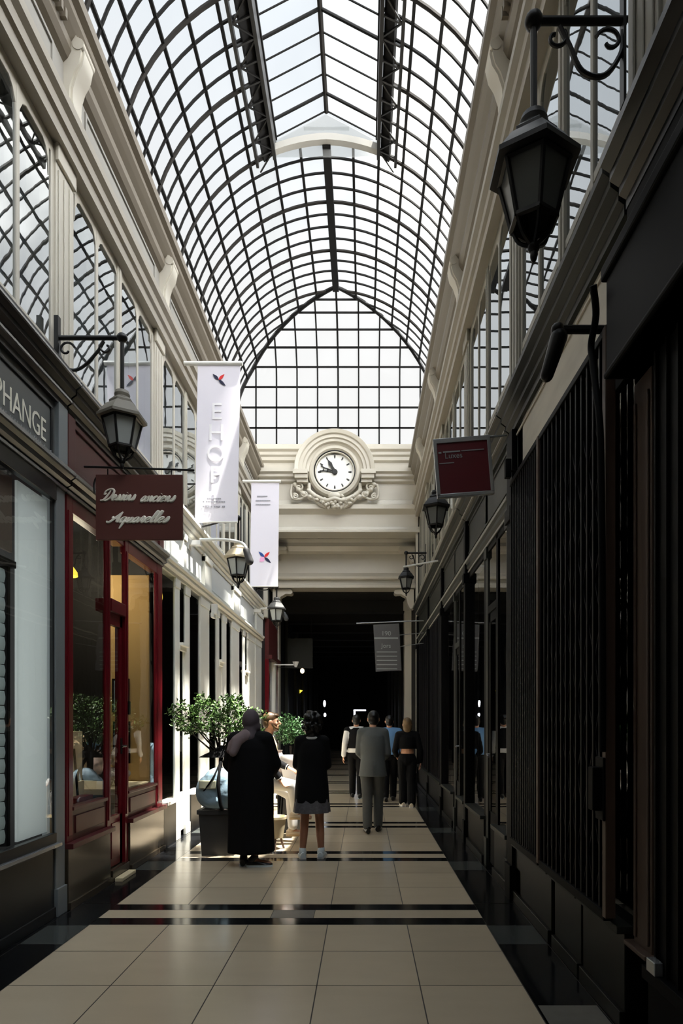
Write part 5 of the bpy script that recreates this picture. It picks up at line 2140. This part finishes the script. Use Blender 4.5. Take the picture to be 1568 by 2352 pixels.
# ---- woman in a long black robe and grey scarf, seen from behind
def robed_woman():
    P, s = stand(1.66, .17, .08, (.02, .0), face=V(.55, .8, -.05),
                 arms={'el_l': V(-.24, .04, 1.12), 'wr_l': V(-.12, .2, 1.05), 'el_r': V(.25, .05, 1.12), 'wr_r': V(.12, .22, 1.04)})
    P['an_r'] = V(.06, -.05, .085) * s
    P['toe_r'] = V(.22, -.03, .03) * s
    o, H = person('person', 'woman in a long black robe and grey head scarf, seen from behind', (xat(575, 6.75), 6.75, 0), math.radians(-4), P, 'skin_tan', True)
    mb = MB()
    rings = [ring(.15 * s, .255, .20, .0, .0, ripple=.05, k=7), ring(.5 * s, .245, .19, .0, 0, ripple=.035, k=7, ph=.3), ring(.85 * s, .25, .18, ripple=.02, k=7, ph=.6),
             ring(1.1 * s, .245, .165, ripple=.01, k=7), ring(1.3 * s, .225, .145), ring(1.38 * s, .19, .12), ring(1.44 * s, .10, .08, 0, .0)]
    mb.loft(rings)
    for k in 'lr':
        sleeve(mb, P, k, .085, .075, .9)
        mb.cap(P['el_' + k], .085, P['wr_' + k] + V(0, 0, -.14), .06)
    r = skin(mb, 'robe', M['cloth_black'], .013, o)
    sc = MB()
    hd = P['head']
    sc.ell(hd + V(0, -.005, .012), (.096, .115, .122))
    sc.ell(hd + V(.02, .0, -.07), (.088, .095, .09))
    sc.cap(hd + V(0, -.03, -.11), .085, P['neck'] + V(0, -.02, -.02), .10)
    skin(sc, 'head_scarf', M['hijab'], .011, o)
    sc = MB()
    # folds over the left shoulder and down the back
    sc.chain([P['neck'] + V(-.03, -.06, .0), V(-.12, -.10, 1.37) * s, V(-.15, -.155, 1.25) * s], [.075, .07, .045])
    sc.chain([P['neck'] + V(-.08, .0, .0), V(-.17, -.03, 1.375) * s, V(-.2, -.10, 1.27) * s], [.06, .06, .04])
    skin(sc, 'scarf_drape', M['scarf_light'], .011, o)
    for k in 'lr':
        shoe(o, P['an_' + k], P['toe_' + k], 'shoe_black', sole='shoe_white')
    return o


robed_woman()


# ---- woman in a black cardigan and short grey skirt
def skirt_woman():
    P, s = stand(1.63, .14, .085, (.0, .02), arms={'el_l': V(-.178, .03, 1.10), 'wr_l': V(-.09, .21, 1.08), 'el_r': V(.18, .03, 1.10), 'wr_r': V(.09, .21, 1.07)})
    P['an_l'].x, P['toe_l'].x = -.105, -.125
    P['an_r'].x, P['toe_r'].x = .105, .125
    o, H = person('person', 'woman in a black cardigan and short grey skirt with bare legs', (xat(716, 7.12), 7.12, 0), math.radians(2), P, 'skin_tan', True)
    mb = MB()
    rings = [ring(.66 * s, .20, .16, ripple=.02, k=5), ring(.85 * s, .19, .15), ring(1.05 * s, .17, .13), ring(1.25 * s, .172, .125), ring(1.36 * s, .15, .105), ring(1.42 * s, .075, .07)]
    mb.loft(rings)
    for k in 'lr':
        sleeve(mb, P, k, .06, .048)
    skin(mb, 'cardigan', M['cloth_black'], .012, o)
    k_ = MB()
    k_.loft([ring(.545 * s, .205, .17, n=56, ripple=.06, k=9), ring(.62 * s, .20, .165, n=56, ripple=.04, k=9), ring(.72 * s, .19, .15, n=56, ripple=.02, k=9)])
    k_.build('skirt', M['skirt'], o, smooth=60, local=True)
    c = MB()
    pts = [P['neck'] + V(.07 * math.cos(a), .055 * math.sin(a) - .012, .0 + .012 * math.sin(a)) for a in [2 * PI * i / 16 for i in range(16)]]
    c.tube(pts, .018, 6, closed=True)
    c.build('collar', M['white_cloth'], o, smooth=60, local=True)
    h = MB()
    rr = random.Random(5)
    hd = P['head']
    h.ell(hd + V(0, -.02, .025), (.092, .10, .112))
    h.ell(hd + V(0, -.055, -.05), (.085, .07, .11))
    for i in range(80):
        a, b = rr.uniform(0, 2 * PI), rr.uniform(-1.1, 1.2)
        p = hd + V(.105 * math.cos(a) * math.cos(b), -.03 + .11 * math.sin(a) * math.cos(b), .0 + .135 * math.sin(b))
        if p.y - hd.y < .05:
            h.ell(p, rr.uniform(.018, .032), n=8, k=5)
    skin(h, 'hair', M['hair_black'], .009, o)
    for k in 'lr':
        shoe(o, P['an_' + k], P['toe_' + k], 'shoe_white', sole='white_cloth')


skirt_woman()


# ---- man in a grey suit walking away
def suit_man():
    P, s = stand(1.71, .155, .075, (-.06, .12), lean=.035, arms={'el_l': V(-.19, .05, 1.11), 'wr_l': V(-.12, .25, 1.02), 'el_r': V(.20, .03, 1.10), 'wr_r': V(.15, .24, 1.02)})
    P['head'] = P['head'] + V(.01, .03, -.015)
    o, H = person('person', 'man in a loose grey suit walking away down the passage', (xat(856, 8.75), 8.75, 0), 0, P, 'skin')
    mb = MB()
    mb.loft([ring(.78 * s, .20, .15, 0, 0, ripple=.012, k=6), ring(.92 * s, .18, .145), ring(1.06 * s, .165, .135, 0, .01), ring(1.22 * s, .182, .14, 0, .02), ring(1.34 * s, .18, .125, 0, .03), ring(1.41 * s, .14, .09, 0, .035), ring(1.46 * s, .072, .065, 0, .04)])
    for k in 'lr':
        sleeve(mb, P, k, .064, .052, .95)
    j = skin(mb, 'jacket', M['suit'], .011, o)
    v = MB()
    v.box(-.004, .004, -.158, -.150, .79 * s, 1.0 * s)
    v.build('vent_seam', M['trousers_grey'], j, local=True)
    trousers(P, 'trousers_grey', o, (.098, .076, .066))
    h = MB()
    hd = P['head']
    h.ell(hd + V(0, -.012, .03), (.084, .10, .095))
    h.ell(hd + V(0, -.045, -.025), (.078, .058, .07))
    skin(h, 'hair', M['hair_black'], .009, o)
    for k in 'lr':
        shoe(o, P['an_' + k], P['toe_' + k], 'shoe_black')


suit_man()


# ---- bearded man perched on a stool, in profile
def seated_man():
    """built facing +y, turned to face right"""
    P = dict(pelvis=V(0, 0, .83), chest=V(0, .03, 1.14), neck=V(0, .05, 1.36), head=V(0, .085, 1.545), sh_l=V(-.18, .03, 1.31), sh_r=V(.18, .03, 1.31),
             el_l=V(-.22, .10, 1.04), wr_l=V(-.14, .30, .95), el_r=V(.235, .07, 1.03), wr_r=V(.20, .20, .83),
             hip_l=V(-.09, .02, .80), hip_r=V(.09, .02, .80), kn_l=V(-.12, .34, .60), an_l=V(-.11, .36, .16), toe_l=V(-.12, .52, .10),
             kn_r=V(.12, .36, .74), an_r=V(.09, .40, .40), toe_r=V(.10, .57, .345), palm_r=V(0, 1, -.4), palm_l=V(0, .2, -1), curl_r=.9, hs_r=1)
    loc = (xat(607, 7.95), 7.95, 0)
    o, H = person('person', 'bearded man in profile in a tan jacket and white trousers, sitting', loc, -PI / 2 + .12, P, 'skin')
    mb = MB()
    mb.loft([ring(.80, .185, .14, 0, .01), ring(.95, .175, .135, 0, .015), ring(1.12, .19, .14, 0, .03), ring(1.26, .195, .125, 0, .035), ring(1.33, .15, .09, 0, .04), ring(1.385, .075, .07, 0, .05)])
    for k in 'lr':
        mb.cap(P['sh_' + k], .068, V(0, .03, 1.325), .075)
        mb.cap(P['sh_' + k], .068, P['sh_' + k] + (P['el_' + k] - P['sh_' + k]) * .55, .062)
    skin(mb, 'jacket', M['tan_cloth'], .011, o)
    sl = MB()
    for k in 'lr':
        a = P['sh_' + k] + (P['el_' + k] - P['sh_' + k]) * .45
        sl.chain([a, P['el_' + k], P['el_' + k] + (P['wr_' + k] - P['el_' + k]) * .85], [.058, .056, .044])
    skin(sl, 'sleeves', M['cloth_black'], .010, o)
    for k in 'lr':
        c = MB()
        a = P['el_' + k] + (P['wr_' + k] - P['el_' + k]) * .86
        b = P['el_' + k] + (P['wr_' + k] - P['el_' + k]) * .94
        c.tube([a, b], .040, 14)
        c.build('cuff', M['white_cloth'], o, smooth=50, local=True)
    cl = MB()
    cl.tube([P['neck'] + V(.075 * math.cos(a), .065 * math.sin(a), .01 - .015 * math.sin(a)) for a in [2 * PI * i / 16 for i in range(16)]], .02, 6, closed=True)
    cl.build('collar', M['white_cloth'], o, smooth=60, local=True)
    t = MB()
    t.ell(P['pelvis'] + V(0, 0, -.02), (.175, .135, .12))
    for k in 'lr':
        t.chain([P['hip_' + k], P['kn_' + k], P['kn_' + k] + (P['an_' + k] - P['kn_' + k]) * .9], [.10, .078, .065])
    skin(t, 'trousers', M['white_cloth'], .011, o)
    h = MB()
    hd = P['head']
    h.ell(hd + V(0, -.018, .038), (.083, .10, .09))
    h.ell(hd + V(0, -.055, -.015), (.078, .058, .075))
    h.ell(hd + V(0, .05, .078), (.06, .05, .035))
    skin(h, 'hair', M['hair_brown'], .009, o)
    b = MB()
    b.ell(hd + V(0, .05, -.082), (.056, .054, .036))
    b.cap(hd + V(-.066, .01, -.03), .014, hd + V(-.05, .05, -.075), .02, 8)
    b.cap(hd + V(.066, .01, -.03), .014, hd + V(.05, .05, -.075), .02, 8)
    b.cap(hd + V(-.022, .098, -.044), .009, hd + V(.022, .098, -.044), .009, 8)
    skin(b, 'beard', M['hair_brown'], .007, o)
    for sx in (-1, 1):
        e = MB()
        e.ell(H(sx * .032, .086, .006), (.013, .01, .008), n=10, k=6)
        e.build('eye', M['hair_black'], o, smooth=180, local=True)
        e = MB()
        e.cap(H(sx * .016, .096, .03), .005, H(sx * .05, .082, .03), .004, 6)
        e.build('eyebrow', M['hair_brown'], o, smooth=180, local=True)
    for k in 'lr':
        shoe(o, P['an_' + k] + V(0, 0, .0), P['toe_' + k], 'shoe_cream', sole='tan_cloth')
    # stool
    y = 7.95
    x = loc[0] - .07
    st = empty('bar_stool', (x, y, 0), 'wooden stool with brown legs under the bearded man', 'stool')
    a = MB()
    a.lathe([(.0001, .62), (.13, .62), (.135, .635), (.12, .65), (.0001, .65)], (x, y, 0), 20)
    a.build('seat', M['wood_post'], st, smooth=40)
    for i in range(4):
        q = PI / 4 + i * PI / 2
        l = MB()
        l.tube([(x + .10 * math.cos(q), y + .10 * math.sin(q), .625), (x + .18 * math.cos(q), y + .18 * math.sin(q), 0)], .018, 8)
        l.build('leg', M['wood_post'], st, smooth=60)
    a = MB()
    a.tube([(x + .148 * math.cos(i * PI / 8), y + .148 * math.sin(i * PI / 8), .30) for i in range(16)], .010, 6, closed=True)
    a.build('foot_ring', M['wood_post'], st, smooth=60)


seated_man()


# ---- three walkers further in
def dark_walker():
    P, s = stand(1.68, .18, .08, (.14, -.10), arms={'el_l': V(-.235, -.06, 1.12), 'wr_l': V(-.26, -.02, .86)})
    o, H = person('person', 'person in a black waistcoat over white sleeves, left of the suited man', (xat(818, 12.7), 12.7, 0), 0, P, 'skin')
    sh = MB()
    sh.loft([ring(.93 * s, .18, .135), ring(1.1 * s, .165, .125), ring(1.3 * s, .185, .13), ring(1.40 * s, .14, .09), ring(1.45 * s, .07, .065)])
    for k in 'lr':
        sleeve(sh, P, k, .066, .05, .92)
    skin(sh, 'shirt', M['white_cloth'], .012, o)
    w = MB()
    w.loft([ring(1.02 * s, .185, .142), ring(1.15 * s, .178, .138), ring(1.3 * s, .178, .142), ring(1.40 * s, .14, .105), ring(1.44 * s, .09, .08)])
    w.cap(P['sh_l'], .076, P['sh_r'], .076)
    skin(w, 'waistcoat', M['cloth_black'], .012, o)
    trousers(P, 'cloth_black', o, (.10, .078, .066))
    h = MB()
    h.ell(P['head'] + V(0, -.015, .03), (.084, .10, .095))
    h.ell(P['head'] + V(0, -.05, -.02), (.078, .056, .075))
    skin(h, 'hair', M['hair_black'], .009, o)
    for k in 'lr':
        shoe(o, P['an_' + k], P['toe_' + k], 'shoe_black', sole='shoe_white' if k == 'r' else None)


def blue_walker():
    P, s = stand(1.66, .185, .08, (-.10, .12), arms={'el_r': V(.26, .0, 1.10), 'wr_r': V(.25, .02, .84)})
    o, H = person('person', 'person in a light blue shirt half hidden behind the suited man', (xat(894, 12.2), 12.2, 0), 0, P, 'skin')
    sh = MB()
    sh.loft([ring(.93 * s, .19, .14), ring(1.1 * s, .175, .13), ring(1.3 * s, .19, .13), ring(1.40 * s, .15, .09), ring(1.45 * s, .07, .065)])
    for k in 'lr':
        sleeve(sh, P, k, .068, .05, .35)
    skin(sh, 'shirt', M['blue_cloth'], .012, o)
    trousers(P, 'cloth_black', o, (.10, .078, .066))
    h = MB()
    h.ell(P['head'] + V(0, -.015, .03), (.084, .10, .095))
    h.ell(P['head'] + V(0, -.05, -.02), (.078, .056, .075))
    skin(h, 'hair', M['hair_black'], .009, o)
    for k in 'lr':
        shoe(o, P['an_' + k], P['toe_' + k], 'shoe_black')


def crop_walker():
    P, s = stand(1.60, .165, .075, (.10, -.12), arms={'el_l': V(-.24, -.02, 1.08), 'wr_l': V(-.2, .14, .98), 'el_r': V(.25, -.02, 1.08), 'wr_r': V(.26, .05, .86)})
    o, H = person('person', 'woman in a black cropped top and black trousers by the right wall', (xat(935, 11.4), 11.4, 0), 0, P, 'skin', True)
    sh = MB()
    sh.loft([ring(1.12 * s, .165, .125), ring(1.22 * s, .17, .13), ring(1.34 * s, .165, .12), ring(1.40 * s, .12, .085), ring(1.44 * s, .065, .06)])
    for k in 'lr':
        sleeve(sh, P, k, .064, .048, .9)
    skin(sh, 'top', M['cloth_black'], .012, o)
    trousers(P, 'cloth_black', o, (.098, .08, .08))
    h = MB()
    hd = P['head']
    h.ell(hd + V(0, -.015, .03), (.086, .10, .10))
    h.ell(hd + V(0, -.06, -.05), (.085, .05, .11))
    skin(h, 'hair', M['hair_blond'], .009, o)
    for k in 'lr':
        shoe(o, P['an_' + k], P['toe_' + k], 'shoe_cream', sole='white_cloth')


dark_walker()
blue_walker()
crop_walker()


# ================================================================== PLANTS AND FURNITURE AROUND THE GROUP
def leaves(mb, centres, n, size, rr):
    for _ in range(n):
        c, r = rr.choice(centres)
        while True:
            p = V(rr.uniform(-1, 1), rr.uniform(-1, 1), rr.uniform(-1, 1))
            if p.length <= 1:
                break
        p = V(*c) + V(p.x * r[0], p.y * r[1], p.z * r[2])
        d = V(rr.uniform(-1, 1), rr.uniform(-1, 1), rr.uniform(-.5, 1)).normalized()
        sd = d.orthogonal().normalized()
        sd.rotate(Quaternion(d, rr.uniform(0, 6.28)))
        up = d.cross(sd)
        L = size * rr.uniform(.7, 1.35)
        w = L * .27
        a, b, t = p, p + d * L * .5, p + d * L
        mb.add([a, b + sd * w + up * w * .35, t - up * L * .1, b - sd * w + up * w * .35, b], [(0, 1, 4), (1, 2, 4), (2, 3, 4), (3, 0, 4)])


def tub(x, y, w, h, m, t, taper=.86):
    p = MB()

    def sq(q, z):
        return [V(x - q, y - q, z), V(x + q, y - q, z), V(x + q, y + q, z), V(x - q, y + q, z)]
    p.loft([sq(w * taper, 0), sq(w, h)], caps=False)
    p.loft([sq(w, h), sq(w + .015, h), sq(w + .015, h - .05), sq(w, h - .05)], caps=False)
    p.loft([sq(w, h), sq(w - .03, h), sq(w - .035, h - .06)], caps=False)
    p.add(sq(w * taper, 0), [(0, 1, 2, 3)])
    p.build('planter', M[m], t)
    s = MB()
    s.add(sq(w - .033, h - .045), [(0, 1, 2, 3)])
    s.build('soil', M['soil'], t)


def near_tree():
    y = 7.42
    x = xat(508, y)
    rr = random.Random(21)
    t = empty('potted_tree', (x, y, 0), 'loose leafy tree in a tall dark grey tub beside the robed woman', 'plant', 'trees in tubs')
    tub(x, y, .215, .53, 'planter', t)
    b = MB()
    top = V(x + .0, y, 1.22)
    b.tube(catmull([(x, y, .47), (x + .01, y + .01, .8), (x - .01, y, 1.05), top], 4), [.028 - .0008 * i for i in range(13)], 8)
    tips = []
    for (dx, dz, dy) in ((-.42, .47, -.05), (-.30, .30, .1), (-.18, .55, .05), (.02, .55, -.1), (.18, .5, .1), (.32, .42, -.05), (.30, .22, .1), (-.1, .3, -.15), (.12, .28, .14), (-.46, .33, 0.02)):
        e = V(x + dx, y + dy, 1.18 + dz)
        m = (top + e) / 2 + V(rr.uniform(-.04, .04), rr.uniform(-.04, .04), -.03)
        b.tube(catmull([top - V(0, 0, rr.uniform(0, .12)), m, e], 4), [.013, .012, .011, .010, .008, .007, .006, .005, .004], 6)
        tips.append((e, (.13, .13, .10)))
        for q in range(3):
            f = e + V(rr.uniform(-.16, .16), rr.uniform(-.14, .14), rr.uniform(-.06, .12))
            b.tube([m * .4 + e * .6, f], .004, 5)
            tips.append((f, (.08, .08, .07)))
    b.build('trunk', M['bark'], t, smooth=60)
    l = MB()
    tips = [(tuple(c), r) for c, r in tips]
    tips += [((x - .15, y, 1.62), (.22, .18, .13)), ((x + .1, y, 1.6), (.24, .2, .16)), ((x + .22, y - .05, 1.5), (.14, .14, .14)), ((x + .05, y, 1.42), (.2, .16, .12))] * 3
    leaves(l, tips, 2300, .047, rr)
    l.build('foliage', M['leaf'], t)
    # bag and dark cloth hung on the trunk
    bg = empty('duffel_bag', (x, y - .16, .53), 'pale blue bag with a black strap resting on the dark grey tub', 'bag')
    m = MB()
    for (cx, cz, rx, rz) in ((-.09, .74, .17, .20), (.09, .73, .16, .19), (.0, .86, .17, .16), (-.02, .64, .2, .10)):
        m.ell((x + cx, y - .17, cz), (rx, .125, rz))
    me = remesh(m, .012)
    me.materials.clear()
    me.materials.append(M['bag'])
    me.polygons.foreach_set('material_index', [0] * len(me.polygons))
    me.shade_smooth()
    for v_ in me.vertices:
        v_.co.z = max(v_.co.z, .536)
        v_.co -= Vector((x, y - .16, .53))
    ob = bpy.data.objects.new('body', me)
    col.objects.link(ob)
    ob.parent = bg
    pn = MB()
    pn.box(x - .19, x + .01, y - .305, y - .275, .78, .88)
    pn.build('pocket', M['bag_beige'], bg, bevel=.012)
    stp = MB()
    pts = catmull([(x + .02, y - .07, 1.12), (x + .03, y - .22, 1.0), (x + .04, y - .315, .82), (x + .06, y - .31, .62), (x + .07, y - .27, .55)], 5)
    for a, c in zip(pts[:-1], pts[1:]):
        stp.cap(a, .020, c, .020, 8)
    stp.build('strap', M['cloth_black'], bg, smooth=60)
    s2 = MB()
    s2.tube(catmull([(x - .17, y - .25, .72), (x - .10, y - .30, .80), (x - .02, y - .30, .92), (x + .02, y - .2, 1.05)], 5), .010, 6)
    s2.build('strap', M['cloth_black'], bg, smooth=60)
    cl = MB()
    cl.loft([ring(1.13, .17, .03, x - .06, y - .12, ripple=.1, k=5), ring(1.17, .13, .035, x - .03, y - .10, ripple=.1, k=5), ring(1.22, .05, .035, x, y - .075), ring(1.27, .03, .02, x, y - .06)])
    o = cl.build('draped_jacket', M['cloth_black'], smooth=60)
    tag(o, 'black jacket draped over the tree trunk above the pale blue bag', 'jacket')


near_tree()


def far_tree():
    y = 9.1
    x = xat(668, y)
    rr = random.Random(8)
    t = empty('potted_tree', (x, y, 0), 'dense dark green bush on a stem behind the bearded man', 'plant', 'trees in tubs')
    tub(x, y, .18, .5, 'planter', t)
    b = MB()
    b.tube(catmull([(x, y, .45), (x + .01, y, .8), (x, y, 1.2)], 4), .022, 8)
    b.build('trunk', M['bark'], t, smooth=60)
    l = MB()
    leaves(l, [((x - .08, y, 1.52), (.17, .2, .16)), ((x + .12, y, 1.45), (.17, .2, .14)), ((x - .05, y, 1.35), (.2, .2, .14)), ((x + .1, y + .05, 1.3), (.15, .15, .1)), ((x, y, 1.45), (.24, .22, .18))], 1500, .042, rr)
    l.build('foliage', M['leaf_dark'], t)


far_tree()


def white_chair():
    y = 8.40
    x = xat(668, y)
    t = empty('plastic_chair', (x, y, 0), 'tall backed white chair with dark legs beside the bearded man', 'chair')
    b = MB()
    # a waisted shell back seen from behind, leaning a little
    prof = [(.62, .12), (.70, .105), (.80, .09), (.92, .115), (1.02, .135), (1.09, .125), (1.11, .09)]
    rings = []
    for z, w in prof:
        yy = y - .10 - (z - .62) * .12
        rings.append([V(x - w, yy + .02, z), V(x - w * .5, yy - .01, z), V(x + w * .5, yy - .01, z), V(x + w, yy + .02, z), V(x + w * .5, yy + .015, z), V(x - w * .5, yy + .015, z)])
    b.loft(rings)
    b.build('backrest', M['white_cloth'], t, smooth=50)
    s = MB()
    s.box(x - .17, x + .17, y - .13, y + .2, .58, .62)
    s.build('seat', M['white_cloth'], t, bevel=.012)
    for (dx, dy) in ((-1, -1), (1, -1), (1, 1), (-1, 1)):
        l = MB()
        l.tube([(x + dx * .13, y + .03 + dy * .12, .58), (x + dx * .17, y + .03 + dy * .16, 0)], .014, 8)
        l.build('leg', M['black'], t, smooth=60)


white_chair()


def low_planter():
    """pale stone box standing in the sun behind the robed woman"""
    y = 8.35
    x = xat(652, y)
    t = empty('stone_pot', (xat(634, 7.62), 7.62, 0), 'small cream stone pot on short brown legs at the seated man\'s feet', 'pot')
    x, y = xat(634, 7.62), 7.62
    p = MB()
    p.lathe([(.0001, .14), (.085, .14), (.11, .30), (.12, .36), (.13, .37), (.13, .40), (.11, .40), (.10, .36), (.0001, .35)], (x, y, 0), 20)
    p.build('body', M['cream'], t, smooth=40)
    for i in range(3):
        q = i * 2 * PI / 3 + .5
        l = MB()
        l.tube([(x + .05 * math.cos(q), y + .05 * math.sin(q), .16), (x + .10 * math.cos(q), y + .10 * math.sin(q), 0)], .014, 6)
        l.build('leg', M['wood_post'], t)


low_planter()


def floral_vase():
    y = 8.75
    x = xat(640, y)
    y = 8.76
    x = xat(640, y)
    p = MB()
    t = empty('side_table', (x, y, 0), 'small dark round table between the bearded man and the bush', 'table')
    p.lathe([(.0001, .78), (.125, .78), (.125, .81), (.0001, .81)], (x, y, 0), 24)
    p.build('tabletop', M['black'], t, smooth=40)
    l = MB()
    l.tube([(x, y, .78), (x, y, .03)], .02, 8)
    l.lathe([(.12, 0), (.12, .02), (.03, .05), (.02, .1)], (x, y, 0), 20)
    l.build('pedestal', M['black'], t, smooth=40)
    v = MB()
    v.lathe([(.0001, .812), (.05, .812), (.085, .88), (.09, .98), (.06, 1.08), (.045, 1.12), (.055, 1.15), (.04, 1.15), (.035, 1.1)], (x, y, 0), 20)
    o = v.build('vase', M['terracotta'], smooth=50)
    tag(o, 'mottled brown and white vase on the small dark table', 'vase')


floral_vase()
